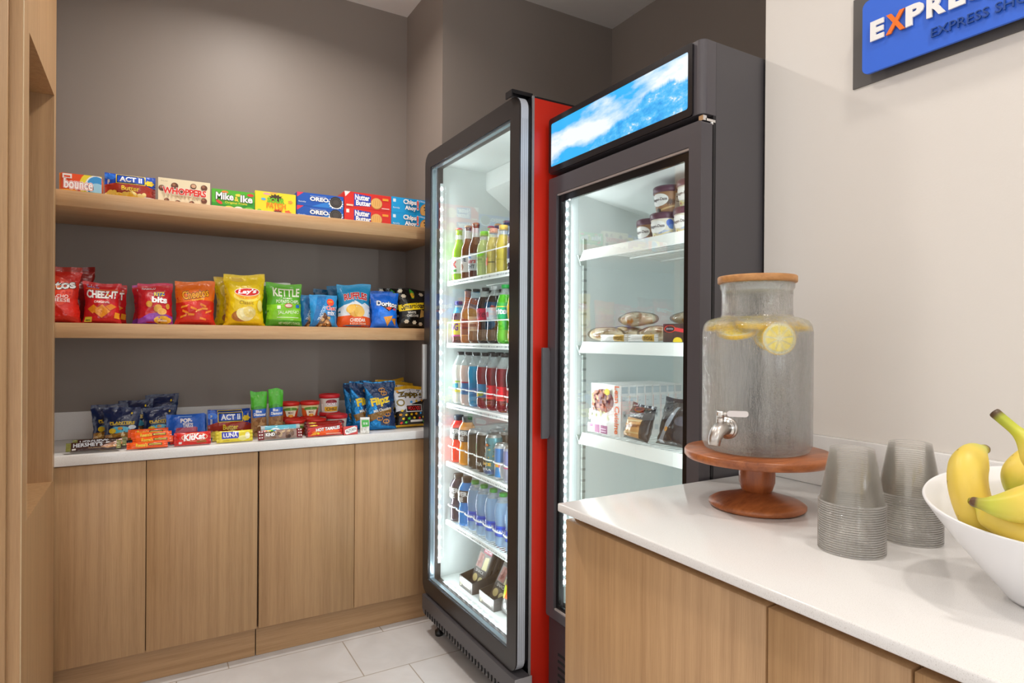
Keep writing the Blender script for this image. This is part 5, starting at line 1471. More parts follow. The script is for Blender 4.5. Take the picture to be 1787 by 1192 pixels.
for y, k in ((2.188, 'second'), (2.110, 'third'), (2.032, 'fourth'), (1.954, 'rightmost')):
    dup(w0, (X0, y, s5), -pi / 2 + (.4 if k in ('second', 'fourth') else .0), 'clear blue water bottle with green cap, ' + k + ' of five on the fifth shelf')
for k, y in enumerate((2.30, 2.225, 2.148, 2.070, 1.992)):
    dup(w0, (X0 + .085, y, s5), -pi / 2, 'water bottle standing in the second row of the fifth shelf, ' + POSN[k])
# cooler floor: snack trays in display boxes
def snack_tray(x, y, z, lean, lab, tagc, rz=-pi / 2):
    t = thing('snack_tray', lab, 'snack pack', (x, y, z), rz, 'meat and cheese snack trays in the cooler', -lean)
    b = MB(); b.rbox(-.055, .055, 0, .018, 0.0, .155, mat('#3c3836', .3), .004, 2); b.build('tray', t)
    b = MB()
    art(b, [('R', .03, .02, .97, .98, '#57514c'), ('R', .08, .44, .92, .84, '#8a8078'), ('P', [(.1, .46), (.5, .46), (.46, .82), (.14, .82)], '#b06a5c'), ('P', [(.55, .44), (.9, .46), (.86, .8), (.58, .76)], '#f0e6a8'), ('R', .05, .30, .95, .44, '#2c2826'), T_('SNACK', .2, .33, .8, .41, '#d8d4ce', .03), ('E', .3, .18, .17, .10, '#e6d090'), ('E', .72, .16, .17, .10, '#e6d8a0'), ('R', .35, .86, .97, .97, tagc), T_('SALAMI', .4, .89, .92, .95, '#f4e8ea', .04)] + food(8, .14, .5, .46, .8, ['#c88478', '#9a5248'], .06, .03, 4), .11, .155, lambda X, Y, l: (X - .055, -l, Y), base=.0005)
    b.build('tray_print', t)
    return t


def display_box(x, y, w, d, lab):
    t = thing('display_box', lab, 'box', (x, y, 0.2368), 0, 'black display boxes on the cooler floor')
    bk = mat('#35302c', .45)
    b = MB()
    b.prism([(-d / 2, 0), (d / 2, 0), (d / 2, .085), (-d / 2, .045)], 'y', -w / 2, -w / 2 + .002, bk)
    b.prism([(-d / 2, 0), (d / 2, 0), (d / 2, .085), (-d / 2, .045)], 'y', w / 2 - .002, w / 2, bk)
    b.box(-d / 2, -d / 2 + .002, -w / 2 + .002, w / 2 - .002, 0, .045, bk)
    b.box(d / 2 - .002, d / 2, -w / 2 + .002, w / 2 - .002, 0, .085, bk)
    b.box(-d / 2 + .002, d / 2 - .002, -w / 2 + .002, w / 2 - .002, 0, .003, bk)
    b.build('box_body', t)
    b = MB()
    art(b, [('E', .12, .5, .06, .4, '#dcd8a8'), ('E', .12, .5, .045, .32, '#35302c'), T_('HILLSHIRE', .25, .3, .85, .6, '#b8b0a0', .03)], w, .045, lambda X, Y, l: (-d / 2 - l, w / 2 - X, Y))
    b.build('box_print', t)


display_box(1.215, 2.275, 0.118, 0.19, 'black display box holding snack trays, at the left of the cooler floor')
display_box(1.215, 2.095, 0.118, 0.19, 'black display box holding snack trays, at the right of the cooler floor')
for k in range(4):
    snack_tray(1.165 + k * .028, 2.275, 0.2470, .38, 'snack tray with meat and cheese, left box, ' + ['foremost', 'second from the front', 'third from the front', 'rearmost'][k], '#c8305a')
for k in range(3):
    snack_tray(1.160 + k * .030, 2.095, 0.2490, .50, 'snack tray with orange tag, right box, ' + ['foremost', 'middle', 'rearmost'][k], '#e8583a')
bag('deli_pouch', 'grey and orange deli pouch at the right end of the cooler floor', 'snack pack', 1.15, 1.985, 0.237, 0.085, 0.20, 0.04, '#5a5856', '#e8502c', [('R', .35, .3, 1, .55, '#f06a3a'), ('R', 0, .8, 1, .97, '#ee5a34'), T_('FRESH', .1, .84, .9, .92, '#f8e0d8', .03), ('E', .3, .4, .2, .12, '#c8d83a'), T_('chicken', .1, .62, .9, .72, '#d8d8d8', .03)], lean=.2, rz=-pi / 2, seed=95)

# ------------------------------------------------------------------ freezer contents
lab_b = [('R', 0, 0, 1, 1, '#a87850')] + [('P', [(x, .35), (x + .07, .5), (x, .65), (x - .07, .5)], c) for x, c in ((.62, '#6a4630'), (.76, '#7c563a'), (.69, '#5a3a28'), (.83, '#6a4630'))] + [('P', [(.4, .1), (1, .34), (1, .42), (.4, .18)], '#e0bc84'), ('E', .3, .1, .1, .14, '#3e2a20'), ('R', .82, 0, 1, .9, '#d8d6d0'), ('R', .85, .7, .98, .74, '#2a2a2a'), ('R', .85, .5, .98, .53, '#5a5a5a'), ('E', .34, .62, .30, .30, '#f6f4f0'), T_('Häagen-Dazs', .08, .54, .60, .72, '#3a2430', .04)]
lab_w = [('R', 0, 0, 1, 1, '#ece4d0'), ('E', .75, .75, .1, .2, '#3a6ad0', {'rot': 30}), ('E', .82, .6, .12, .12, '#6a98e0'), ('E', .6, .3, .2, .15, '#b8c4dc', {'n': 9}), ('P', [(.35, .15), (1, .45), (1, .5), (.35, .22)], '#e8d49a'), ('E', .25, .2, .12, .2, '#efe4a0', {'n': 12, 'jag': -.4}), ('E', .25, .2, .03, .05, '#c84a2a'), ('R', .84, 0, 1, .9, '#d8d6d0'), ('R', .87, .7, .98, .74, '#2a2a2a'), ('E', .34, .62, .30, .30, '#f8f6f2'), T_('Häagen-Dazs', .08, .54, .60, .72, '#3a2430', .04)]
FI = 'ice cream tubs on the top freezer shelf'
for x, y, dz, op, lab, rz in ((1.345, 1.445, 0, lab_b, 'brown ice cream tub with plum lid at the left of the freezer shelf', -1.2), (1.315, 1.352, 0, lab_w, 'white ice cream tub with blue flower, bottom of the pile', -1.1), (1.325, 1.350, .0792, lab_b, 'brown ice cream tub on top of the white one', -1.15),
                              (1.312, 1.255, 0, lab_w, 'white ice cream tub at the right edge of the freezer glass', -1.2), (1.322, 1.252, .0792, lab_w, 'ice cream tub stacked at the right edge, touching the cream panel above', -1.2)):
    tub('ice_cream_tub', lab, 'ice cream tub', x, y, 1.5565 + dz - .0005, 0.0345, 0.0425, 0.079, '#e8e4dc', '#5c3248', op, rz=rz, group=FI, lidh=.018)


def burrito(x, y, z, rz, ry, lab, seed=1, L=.135, r=.026):
    R = random.Random(seed)
    t = thing('wrapped_burrito', lab, 'burrito', (x, y, z), rz, 'film wrapped burritos on the middle freezer shelf', 0, ry)
    b = MB()
    n, m_ = 18, 14
    vs, fs = [], []
    for i in range(m_ + 1):
        u = i / m_
        rr = r * (max(0.02, sin(pi * (0.04 + .92 * u))) ** .45) * (1 + .05 * sin(9 * u + seed))
        for k in range(n):
            a = 2 * pi * k / n
            q = 1 + .05 * sin(3 * a + seed + 4 * u)
            vs.append(((u - .5) * L, rr * q * cos(a) * 1.15, r * .9 + rr * q * .85 * sin(a)))
    for i in range(m_):
        for k in range(n):
            fs.append((i * n + k, i * n + (k + 1) % n, (i + 1) * n + (k + 1) % n, (i + 1) * n + k))
    fs += [tuple(range(n))[::-1], tuple(m_ * n + k for k in range(n))]
    b.add(vs, fs, TORT, True)
    b.build('tortilla', t)
    f = MB()
    f.add([(v[0] * 1.16, v[1] * 1.07, (v[2] - r * .9) * 1.05 + r * .95) for v in vs], fs, FILM, True)
    f.build('film_wrap', t)
    return t


def tort_mat():
    mt, nt, b = nodes_of('toasted_tortilla')
    tc = nt.nodes.new('ShaderNodeTexCoord'); nz = nt.nodes.new('ShaderNodeTexNoise'); nz.inputs['Scale'].default_value = 28; nz.inputs['Detail'].default_value = 4
    cr = nt.nodes.new('ShaderNodeValToRGB'); e = cr.color_ramp.elements
    e[0].position = .35; e[0].color = lin('#a8916a'); e[1].position = .68; e[1].color = lin('#e0a040')
    e2 = e.new(.45); e2.color = lin('#e6dcc0'); e3 = e.new(.58); e3.color = lin('#e9e0c6')
    nt.links.new(tc.outputs['Object'], nz.inputs['Vector']); nt.links.new(nz.outputs['Fac'], cr.inputs['Fac']); nt.links.new(cr.outputs['Color'], b.inputs['Base Color'])
    b.inputs['Roughness'].default_value = .4
    return mt


TORT = tort_mat()
FZB = 1.2575
for k, (x, y, z, rz, ry, lab) in enumerate(((1.270, 1.570, FZB, 1.60, 0, 'film wrapped burrito lying at the far left behind the shelf lip'), (1.322, 1.535, FZB + .002, 1.57, 0, 'film wrapped burrito resting left of centre'), (1.322, 1.478, FZB + .0465, 1.60, .0, 'film wrapped burrito on top of the pile'), (1.318, 1.385, FZB + .001, 1.57, 0, 'film wrapped burrito in the middle with toasted patch'), (1.360, 1.285, FZB + .0465, 1.6, 0, 'film wrapped burrito on top at the right'), (1.360, 1.30, FZB, 1.58, 0, 'film wrapped burrito under the right hand one'))):
    burrito(x, y, z, rz, ry, lab, k)
carton('handheld_meal_box', 'dark meal box with red stripe leaning at the right of the burritos', 'box', 1.268, 1.255, FZB, 0.11, 0.035, 0.052, '#3a2a2c', [('R', 0, 0, 1, 1, '#38282c'), ('P', [(.1, .9), (1, .62), (1, .42), (.1, .7)], '#d8303c'), ('E', .24, .72, .2, .2, '#e8482c'), ('E', .24, .72, .17, .17, '#20242c'), T_('Jimmy', .12, .66, .36, .78, '#c8d4e0', .03), ('E', .52, .05, .16, .22, '#f0d42c')], rz=-pi / 2)
for k in range(2):
    bag('frozen_roll_packet', 'flat white packet with gold stripe directly behind the shelf lip, ' + ('left' if k == 0 else 'right') + ' one', 'snack packet', 1.236, 1.49 - k * .13, FZB, 0.125, 0.022, 0.014, '#d8dcdc', '#d0d4d4', [('R', .55, .0, .9, 1, '#b8963c'), T_('EGG', .6, .2, .85, .7, '#3a3018', .03)], rz=-pi / 2, hor=True, flat_bottom=False, seed=96 + k, group='flat packets behind the freezer shelf lip')
meal = [('R', 0, 0, 1, 1, '#f0efec'), ('E', .40, .66, .38, .24, '#8a4a2c')] + food(46, .08, .48, .66, .86, ['#8f3f1f', '#b85c2c', '#c87a3c', '#702c16', '#d89a5a'], .055, .035, 21) + food(22, .04, .30, .72, .46, ['#ece6c8', '#d8d8a0', '#c2cc8a'], .05, .03, 22) + \
    [('E', .68, .86, .09, .065, '#f0dc1c'), ('R', .02, .02, .74, .20, '#f3f1ee'), ('R', .26, .03, .44, .19, '#9a3a7a'), ('R', .47, .03, .70, .19, '#8f3270'), ('R', .08, .13, .2, .19, '#9a3a7a'), ('R', .49, .06, .66, .08, '#e8c8dc'), ('R', .49, .11, .66, .13, '#e8c8dc')]
MW, MH, MD = .147, .160, .0318
for k in range(8):
    x = 1.258 + k * (MD + .0009)
    t = thing('frozen_meal_box', ('white frozen meal box with food picture facing the glass, foremost of the row' if k == 0 else 'white frozen meal box with only its grey printed spine showing, ' + ['', 'second', 'third', 'fourth', 'fifth', 'sixth', 'seventh', 'last'][k] + ' from the glass'), 'box', (x, 1.5545, 0.9615), -pi / 2, 'frozen meal boxes standing on the lower freezer shelf')
    b = MB(); b.rbox(-MW / 2, MW / 2, 0, MD, 0, MH, mat('#f0eeec', .35), .0008, 1); b.build('box_body', t)
    if k == 0:
        b = MB()
        art(b, meal, MW, MH, lambda X, Y, l: (X - MW / 2, -l, Y))
        art(b, [('T', 'Lean Cuisine', .0, .0, 1, 1, '#ee6a22', {'b': .04})], .150, .022, lambda X, Y, l: (MW / 2 - .028 + Y, -.0012 - l, .157 - X))
        b.build('front_print', t)
    b = MB()
    art(b, [('R', .1, .84, .9, .97, '#c4ccd0'), ('R', .1, .6, .9, .78, '#dfe2e4'), ('R', .2, .7, .5, .71, '#9aa2a8'), ('R', .08, .3, .12, .8, '#e89a8a'), ('R', .3, .35, .75, .5, '#d4d8da'), ('T', 'M', .35, .38, .6, .45, '#6a7278', {'b': .03}), ('R', .3, .1, .75, .2, '#d0d4d8')], MD, MH, lambda X, Y, l: (MW / 2 + l, X, Y))
    b.build('spine_print', t)
for (x, y, w, h, rz, sd, lab) in ((1.236, 1.388, .125, .108, -pi / 2 - .15, 97, 'black sandwich bag with clear window showing bread in the freezer'), (1.255, 1.258, .122, .138, -pi / 2 + .05, 98, 'black sandwich bag at the right of the freezer shelf'), ):
    bag('sandwich_bag', lab, 'sandwich', x, y, 0.9615, w, h, 0.055, '#23242a', '#34343c', ([('R', .04, .05, .82, .56, '#d8a468'), ('P', [(.04, .3), (.82, .42), (.82, .34), (.04, .22)], '#8f5c38'), ('P', [(.04, .46), (.82, .54), (.82, .50), (.04, .42)], '#f0d8a0'), ('P', [(.04, .14), (.82, .2), (.82, .16), (.04, .1)], '#e8c890'), ('R', .1, .58, .9, .74, '#2a2b32'), T_('DEEP DISH', .15, .61, .78, .70, '#d8dce0', .04), ('E', .45, .84, .2, .08, '#8a3a2a'), ('E', .45, .84, .14, .05, '#2a2226')] if sd == 97 else [('P', [(.2, .02), (.35, .02), (.6, .8), (.5, .8)], '#8a9098'), ('E', .4, .3, .06, .05, '#c88a3a'), ('E', .78, .5, .2, .1, '#4a4c56')]), lean=.3, rz=rz, seed=sd, group='black sandwich bags in the freezer')

# ------------------------------------------------------------------ water dispenser on its stand
JC = Vector((1.048, 0.822, 0))
SX, SY = 1.050, 0.820
t = thing('cake_stand', 'reddish brown acacia cake stand carrying the water dispenser', 'stand', (SX, SY, CT + .0003))
b = MB()
b.lathe([(0, .095), (.128, .095), (.136, .0965), (.140, .101), (.140, .110), (.1375, .1135), (0, .1135)], ACACIA, 72)
b.build('plate', t)
b = MB(); b.lathe([(0, .028), (.026, .030), (.0295, .036), (.034, .05), (.0345, .066), (.033, .085), (.030, .0948), (0, .0948)], ACACIA_V, 40); b.build('pedestal', t)
b = MB(); b.lathe([(0, 0), (.086, 0), (.0915, .004), (.0918, .009), (.084, .014), (.060, .021), (.040, .027), (.027, .0325), (0, .0325)], ACACIA, 60); b.build('foot', t)
JZ = CT + .114


def glass_mat():
    mt, nt, b = nodes_of('dewy_glass')
    b.inputs['Base Color'].default_value = (0.985, 0.995, 0.985, 1)
    b.inputs['Transmission Weight'].default_value = 1.0
    b.inputs['IOR'].default_value = 1.46
    b.inputs['Alpha'].default_value = 0.5
    b.inputs['Roughness'].default_value = 0.0
    tc = nt.nodes.new('ShaderNodeTexCoord')
    mp = nt.nodes.new('ShaderNodeMapping')
    mp.inputs['Scale'].default_value = (1, 1, 0.25)
    n1 = nt.nodes.new('ShaderNodeTexNoise'); n1.inputs['Scale'].default_value = 130; n1.inputs['Detail'].default_value = 2
    v1 = nt.nodes.new('ShaderNodeTexVoronoi'); v1.inputs['Scale'].default_value = 330
    ad = nt.nodes.new('ShaderNodeMath'); ad.operation = 'ADD'
    lt = nt.nodes.new('ShaderNodeMapRange'); lt.inputs['From Min'].default_value = .35; lt.inputs['From Max'].default_value = .05; lt.inputs['To Max'].default_value = .5
    bp = nt.nodes.new('ShaderNodeBump'); bp.inputs['Strength'].default_value = 0.6; bp.inputs['Distance'].default_value = 0.002
    n3 = nt.nodes.new('ShaderNodeTexNoise'); n3.inputs['Scale'].default_value = 9
    rr = nt.nodes.new('ShaderNodeMapRange'); rr.inputs['From Min'].default_value = .42; rr.inputs['From Max'].default_value = .62; rr.inputs['To Max'].default_value = .22
    L = nt.links.new
    L(tc.outputs['Object'], mp.inputs['Vector']); L(mp.outputs[0], n1.inputs['Vector']); L(tc.outputs['Object'], v1.inputs['Vector']); L(mp.outputs[0], n3.inputs['Vector'])
    L(v1.outputs['Distance'], lt.inputs['Value']); L(n1.outputs['Fac'], ad.inputs[0]); L(lt.outputs[0], ad.inputs[1]); L(ad.outputs[0], bp.inputs['Height'])
    L(bp.outputs['Normal'], b.inputs['Normal']); L(n3.outputs['Fac'], rr.inputs['Value']); L(rr.outputs[0], b.inputs['Roughness'])
    # condensation: a thin milky film that varies in vertical runs
    out = nt.nodes['Material Output']
    df = nt.nodes.new('ShaderNodeBsdfDiffuse'); df.inputs[0].default_value = (.86, .88, .84, 1)
    tl = nt.nodes.new('ShaderNodeBsdfTranslucent'); tl.inputs[0].default_value = (.9, .92, .88, 1)
    m1 = nt.nodes.new('ShaderNodeMixShader'); m1.inputs[0].default_value = .5
    m2 = nt.nodes.new('ShaderNodeMixShader')
    mp2 = nt.nodes.new('ShaderNodeMapping'); mp2.inputs['Scale'].default_value = (1, 1, .12)
    n4 = nt.nodes.new('ShaderNodeTexNoise'); n4.inputs['Scale'].default_value = 55; n4.inputs['Detail'].default_value = 5
    r4 = nt.nodes.new('ShaderNodeMapRange'); r4.inputs['From Min'].default_value = .35; r4.inputs['From Max'].default_value = .7; r4.inputs['To Min'].default_value = .01; r4.inputs['To Max'].default_value = .13
    L(tc.outputs['Object'], mp2.inputs['Vector']); L(mp2.outputs[0], n4.inputs['Vector']); L(n4.outputs['Fac'], r4.inputs['Value']); L(r4.outputs[0], m2.inputs[0])
    L(df.outputs[0], m1.inputs[1]); L(tl.outputs[0], m1.inputs[2]); L(b.outputs[0], m2.inputs[1]); L(m1.outputs[0], m2.inputs[2]); L(m2.outputs[0], out.inputs['Surface'])
    return mt


GLASS = glass_mat()
mt, nt, b_ = nodes_of('still_water')
b_.inputs['Base Color'].default_value = (1, 1, 1, 1); b_.inputs['Transmission Weight'].default_value = 1.0; b_.inputs['IOR'].default_value = 1.33; b_.inputs['Alpha'].default_value = 0.5; b_.inputs['Roughness'].default_value = 0.0
WATER = mt
t = thing('water_dispenser', 'large glass water dispenser with wooden lid, steel tap and lemon slices', 'dispenser', (JC.x, JC.y, JZ + .0004))
b = MB()
R = 0.1035
outer = [(0, 0), (.088, 0), (.098, .004), (R, .016), (R, .235), (.1010, .249), (.094, .258), (.080, .263), (.0690, .2655), (.0670, .270), (.0665, .300), (.0670, .318), (.0700, .322), (.0705, .330), (.0690, .332)]
inner = [(.0640, .332), (.0628, .318), (.0628, .268), (.078, .259), (.090, .254), (.0965, .246), (R - .004, .232), (R - .004, .018), (.092, .008), (0, .008)]
b.lathe(outer + inner, GLASS, 72)
b.build('glass_jar', t)
b = MB()
b.lathe([(0, .0078), (.092, .0078), (R - .0037, .018), (R - .0037, .230), (.0970, .245), (.0905, .2525), (.088, .2535), (0, .2535)], WATER, 64)
b.build('water', t)
b = MB(); b.lathe([(0, .3325), (.0735, .3325), (.0750, .334), (.0750, .344), (.0735, .346), (0, .346)], LIDWOOD, 56); b.build('wooden_lid', t)
b = MB(); b.lathe([(0, .3320), (.0600, .3320), (.0612, .330), (.0622, .322), (.0622, .318), (.0605, .316), (0, .316)], mat('#d9dcd8', .25, 0, '', 0, .55), 40); b.build('lid_seal', t)
# tap: points toward the viewer's left front of the jar
# aim between the jar-to-viewer line and the left
tapd = Vector((-0.985, -0.17, 0)).normalized()
tside = Vector((-tapd.y, tapd.x, 0))     # horizontal, perpendicular
zb = 0.052


def tp_(a, s_, z):
    v = tapd * (R + a) + tside * s_
    return (v.x, v.y, zb + z)


b = MB()
TAPM = mat('#c4beb9', 0.32, 1.0)
b.tube([tp_(-.001, 0, 0), tp_(.0035, 0, 0)], .0205, TAPM, 28)
b.tube([tp_(.0035, 0, 0), tp_(.0075, 0, 0)], .0175, mat('#d6d4d0', .2, 1.0), 28)
b.tube([tp_(.006, 0, 0), tp_(.018, 0, .001), tp_(.028, 0, .0), tp_(.038, 0, -.006), tp_(.044, 0, -.016), tp_(.0465, 0, -.028)], .0125, TAPM, 20, True, [.0125, .0130, .0135, .0130, .0115, .0100])
b.build('tap_body', t)
b = MB()
b.tube([tp_(.026, 0, .008), tp_(.026, 0, .022)], .0072, TAPM, 18)
b.tube([tp_(.026, 0, .0225), tp_(.026, 0, .034)], .0078, mat('#d6d4d0', .22, 1.0), 18)
lv = [(.0, .0282), (.008, .0288), (.014, .0292), (.046, .0315), (.050, .0318)]
ld_ = (Vector((0.45, -0.89, 0))).normalized()
base_ = tapd * (R + .026)
b.tube([(base_.x + ld_.x * a, base_.y + ld_.y * a, zb + z) for a, z in [(.004, .0285), (.012, .0290)]], .0040, TAPM, 10)
pts = rrect(.012, .050, -.0055, .0055, .005, 5)
nz = [(p[0], p[1]) for p in pts]
v = []
for side in (-.0018, .0018):
    for (a, q) in nz:
        pp = base_ + ld_ * a + Vector((-ld_.y, ld_.x, 0)) * side
        v.append((pp.x, pp.y, zb + .0295 + q + a * .04))
n_ = len(nz)
b.add(v, [tuple(range(n_)), tuple(range(2 * n_ - 1, n_ - 1, -1))] + [(i, (i + 1) % n_, (i + 1) % n_ + n_, i + n_) for i in range(n_)], mat('#d8d0cc', .3, .7))
b.build('tap_lever', t)


def lemon_slice(loc, nrm, r, lab, th=.005, spin=0):
    t = thing('lemon_slice', lab, 'lemon slice', loc, 0, 'lemon slices in the dispenser')
    q = Vector(nrm).normalized().to_track_quat('Z', 'Y')
    t.rotation_euler = q.to_euler()
    b = MB()
    b.lathe([(r * .955, -th / 2), (r, -th / 3), (r, th / 3), (r * .955, th / 2), (r * .955, -th / 2)], mat('#ffd000', .35), 40); b.build('rind', t)
    b = MB()
    b.lathe([(0, -th / 2), (r * .955, -th / 2), (r * .955, th / 2), (0, th / 2)], mat('#fff8c8', .5), 40)
    b.build('pith', t)
    b = MB()
    for sgn in (-1, 1):
        for k in range(9):
            a0, a1 = 2 * pi * k / 9 + .05 + spin, 2 * pi * (k + 1) / 9 - .05 + spin
            pts = [(r * .13 * cos((a0 + a1) / 2), r * .13 * sin((a0 + a1) / 2))] + [(r * .80 * cos(a0 + (a1 - a0) * j / 6), r * .80 * sin(a0 + (a1 - a0) * j / 6)) for j in range(7)]
            zz = sgn * (th / 2 + .0006)
            b.add([(x, y, zz) for x, y in pts] + [(x * .97, y * .97, zz + sgn * .0004) for x, y in pts], [tuple(range(8, 16))] + [(i, (i + 1) % 8, (i + 1) % 8 + 8, i + 8) for i in range(8)], mat('#ffe650', .25), False)
    b.build('pulp', t)
    return t


jz = JZ
lemon_slice((JC.x - .038, JC.y - .078, jz + .222), (-0.60, -0.79, .05), .0300, 'round lemon slice facing the viewer at the right of the jar top', spin=.2, th=.004)
lemon_slice((JC.x - .054, JC.y + .036, jz + .243), (-.10, .06, 1), .0275, 'lemon slice floating flat at the left under the jar shoulder', th=.009)
lemon_slice((JC.x - .062, JC.y - .008, jz + .232), (-.30, -.10, 1), .0310, 'lemon slice tilted in the left middle below the floating ones', th=.008)
lemon_slice((JC.x - .048, JC.y - .030, jz + .2465), (-.05, -.08, 1), .0290, 'lemon slice floating at the water surface in the front middle', th=.009)
lemon_slice((JC.x + .030, JC.y - .058, jz + .2435), (.06, -.12, 1), .0275, 'lemon slice floating at the right edge under the shoulder', th=.009)
lemon_slice((JC.x - .010, JC.y + .062, jz + .2465), (.02, .05, 1), .0285, 'lemon slice floating at the back of the jar', th=.009)
lemon_slice((JC.x - .010, JC.y - .040, jz + .226), (-.70, -.45, .5), .0300, 'lemon slice hanging steeply in the middle behind the round one', spin=.5)
lemon_slice((JC.x + .048, JC.y + .010, jz + .246), (.0, .1, 1), .0285, 'lemon slice floating at the far right of the jar', th=.009)

# ------------------------------------------------------------------ nested plastic cups
def cup_proto(loc, lab, grp):
    t = thing('plastic_cup', lab, 'cup', loc, 0, grp)
    b = MB()
    b.lathe([(.0478, .0), (.0485, .0008), (.0485, .0020), (.0472, .0026), (.0460, .006), (.0318, .084), (.0310, .0862), (.0290, .0868), (0, .0868)], CUPM, 48)
    b.build('cup_wall', t)
    b = MB()
    b.lathe([(.0474, -.0002), (.0487, .0006), (.0487, .0021), (.0474, .0029), (.0474, -.0002)], RIMM, 48)
    b.build('cup_rim', t)
    return t


RIMM = cup_mat('cup_rim_plastic', .10, 1.0)
CUPM = cup_mat('clear_cup_plastic', .004, .50)
for (cx, cy, n, zt, word) in ((0.966, 0.576, 22, .0036, 'front'), (1.106, 0.560, 22, .0036, 'rear')):
    grp = 'clear plastic cups nested upside down in the %s stack' % word
    nested = 'clear plastic cup nested inside the %s upside-down stack, only its rim line showing' % word
    c0 = cup_proto((cx, cy, CT + .0008), 'clear plastic cup at the bottom of the %s upside-down stack' % word, grp)
    for k in range(1, n):
        dup(c0, (cx + 0, cy + 0, CT + .0008 + k * zt), 0, nested if k < n - 1 else 'topmost clear plastic cup of the %s upside-down stack, fully visible' % word)

# ------------------------------------------------------------------ fruit bowl and bananas
BC = (0.990, 0.320)
tilt_dir = Vector((0.951, 0.309))


def bowl():
    b = MB()
    n = 96
    prof_o = [(0, 0), (.048, 0), (.056, .003), (.060, .008), (.085, .038), (.112, .072), (.133, .102), (.1455, .122), (.1475, .1265), (.146, .129), (.1435, .128)]
    prof_i = [(.130, .107), (.108, .076), (.080, .042), (.055, .018), (.03, .011), (0, .010)]
    prof = prof_o + prof_i
    vs = []
    for r, z in prof:
        for k in range(n):
            a = 2 * pi * k / n
            d = cos(a) * tilt_dir.x + sin(a) * tilt_dir.y
            zz = z * (1 + .17 * d * (z / .13))
            vs.append((r * cos(a), r * sin(a), zz))
    fs = [(i * n + k, i * n + (k + 1) % n, (i + 1) * n + (k + 1) % n, (i + 1) * n + k) for i in range(len(prof) - 1) for k in range(n)]
    b.add(vs, fs, mat('#f1f1f3', .22), True)
    o = b.build('fruit_bowl')
    o.location = (BC[0], BC[1], CT + .0004)
    return tag(o, 'large white ceramic fruit bowl full of bananas', 'bowl')


bowl()


def banana_mat():
    mt, nt, b = nodes_of('banana_peel')
    N = nt.nodes.new; L = nt.links.new
    at_ = N('ShaderNodeAttribute'); at_.attribute_name = 'along'
    cr = N('ShaderNodeValToRGB'); e = cr.color_ramp.elements
    e[0].position = 0.0; e[0].color = lin('#4a3522')
    e[1].position = 1.0; e[1].color = lin('#6a4a30')
    for p, c in ((.025, '#5a4426'), (.05, '#a8b030'), (.14, '#c4c43a'), (.26, '#e4cb55'), (.5, '#e9ca58'), (.80, '#e5cb55'), (.92, '#c4c646'), (.965, '#a8a038'), (.98, '#5a3c26')):
        q = e.new(p); q.color = lin(c)
    tc = N('ShaderNodeTexCoord')
    nz = N('ShaderNodeTexNoise'); nz.inputs['Scale'].default_value = 70; nz.inputs['Detail'].default_value = 4
    sp = N('ShaderNodeMapRange'); sp.inputs['From Min'].default_value = .66; sp.inputs['From Max'].default_value = .71
    mx = N('ShaderNodeMixRGB'); mx.inputs['Color2'].default_value = lin('#8a5a26')
    L(at_.outputs['Fac'], cr.inputs['Fac']); L(tc.outputs['Object'], nz.inputs['Vector']); L(nz.outputs['Fac'], sp.inputs['Value'])
    L(sp.outputs[0], mx.inputs['Fac']); L(cr.outputs['Color'], mx.inputs['Color1']); L(mx.outputs['Color'], b.inputs['Base Color'])
    b.inputs['Roughness'].default_value = .42
    b.inputs['Subsurface Weight'].default_value = .05
    b.inputs['Subsurface Radius'].default_value = (.01, .006, .002)
    return mt


BAN = banana_mat()


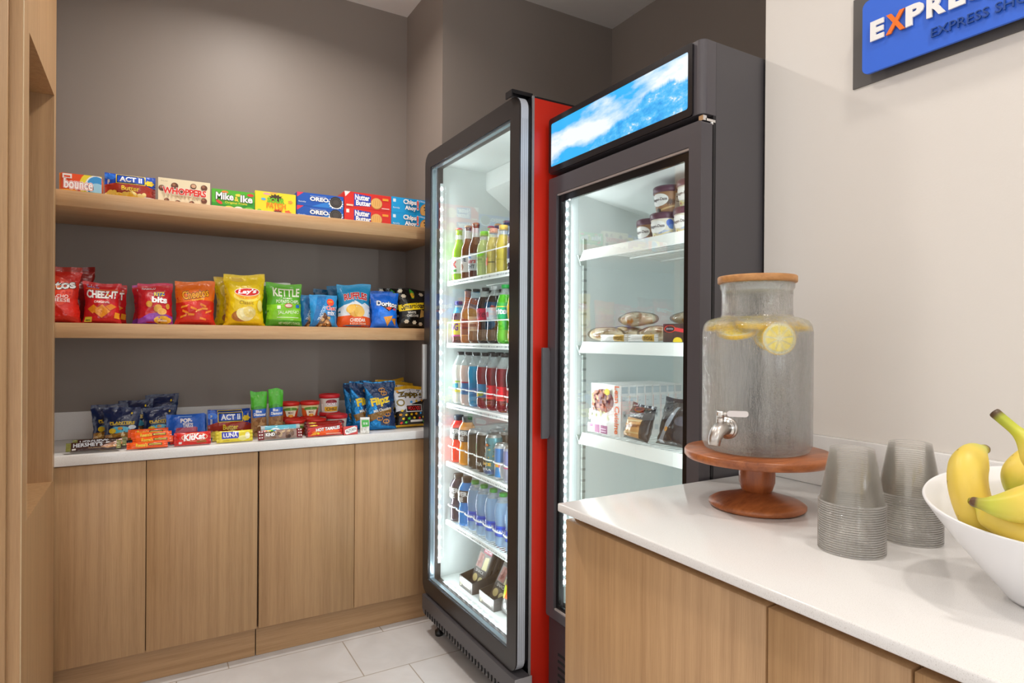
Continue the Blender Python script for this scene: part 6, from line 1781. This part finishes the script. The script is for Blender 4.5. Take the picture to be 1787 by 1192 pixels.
def banana(ctrl, r, lab, seed=0, stem=True, spin=0.0):
    """ctrl: Bezier control points (world); starts at the stem"""
    def bez(t):
        P = [Vector(p) for p in ctrl]
        while len(P) > 1:
            P = [P[i] * (1 - t) + P[i + 1] * t for i in range(len(P) - 1)]
        return P[0]
    n, m_ = 15, 40
    ts = [i / m_ for i in range(m_ + 1)]
    C = [bez(t) for t in ts]
    T = [(C[min(i + 1, m_)] - C[max(i - 1, 0)]).normalized() for i in range(m_ + 1)]
    ref = (C[0] + C[-1]) / 2 - C[m_ // 2]
    nn = ref - T[0] * ref.dot(T[0])
    N_ = nn.normalized()
    rad = []
    for t in ts:
        if t < .12:
            q = .30 + .04 * (t < .02)
        elif t < .30:
            s = (t - .12) / .18
            q = .30 + .70 * (s * s * (3 - 2 * s))
        elif t < .75:
            q = 1.0
        elif t < .95:
            s = (t - .75) / .20
            q = 1 - .68 * s ** 1.7
        else:
            q = .32 - .06 * (t - .95) / .05
        rad.append(r * q)
    vs, al = [], []
    for i in range(m_ + 1):
        N_ = (N_ - T[i] * N_.dot(T[i])).normalized()
        B = T[i].cross(N_)
        for k in range(n):
            a = 2 * pi * k / n + spin
            f = 1 + .062 * cos(5 * (a)) + .02 * cos(3 * a + seed)
            vs.append(C[i] + (N_ * cos(a) + B * sin(a)) * rad[i] * f)
            al.append(ts[i])
    fs = [(i * n + k, i * n + (k + 1) % n, (i + 1) * n + (k + 1) % n, (i + 1) * n + k) for i in range(m_) for k in range(n)]
    fs += [tuple(range(n))[::-1], tuple(m_ * n + k for k in range(n))]
    b = MB()
    b.add(vs, fs, BAN, True)
    c = C[m_ // 2]
    o = b.build('banana', None, tuple(c))
    at_ = o.data.attributes.new('along', 'FLOAT', 'POINT')
    at_.data.foreach_set('value', al)
    sd = o.modifiers.new('smooth', 'SUBSURF'); sd.levels = 1; sd.render_levels = 1
    return tag(o, lab, 'banana', 'bananas in the white bowl')


banana([(0.940, 0.366, 1.010), (0.893, 0.366, 1.012), (0.872, 0.402, 1.118), (0.976, 0.396, 1.118)], .0225, 'big yellow banana leaning against the left inside of the bowl', 1)
banana([(0.903, 0.361, 1.176), (0.902, 0.315, 1.135), (0.912, 0.262, 1.098), (0.858, 0.300, 1.060), (0.838, 0.358, 1.074)][:5], .0215, 'curved yellow banana on top with green stem rising highest', 2)
banana([(0.886, 0.378, 1.064), (0.872, 0.350, 1.060), (0.872, 0.312, 1.028), (0.915, 0.262, 1.012)], .0195, 'yellow banana lying along the near rim with green tip at left', 3)
banana([(1.080, 0.290, 1.105), (1.065, 0.345, 1.125), (1.015, 0.385, 1.112), (0.985, 0.370, 1.050)], .0210, 'banana whose rounded end shows behind the highest stem', 4)
banana([(0.900, 0.325, 1.056), (0.925, 0.300, 1.075), (0.955, 0.260, 1.075), (0.985, 0.225, 1.050)], .0180, 'banana with a bright green tip at the right edge under the top one', 5)
banana([(0.935, 0.385, 1.010), (0.922, 0.350, 1.035), (0.925, 0.300, 1.030), (0.960, 0.255, 0.995)], .0180, 'banana in the shade between the large left one and the near rim', 6)
banana([(1.060, 0.385, 1.020), (1.030, 0.360, 1.030), (0.990, 0.330, 1.025), (0.960, 0.295, 0.990)], .0190, 'banana at the bottom of the pile towards the wall', 7)
banana([(1.095, 0.320, 1.045), (1.060, 0.290, 1.080), (1.010, 0.260, 1.075), (0.975, 0.235, 1.035)], .0190, 'banana at the right of the pile beyond the picture edge', 8)
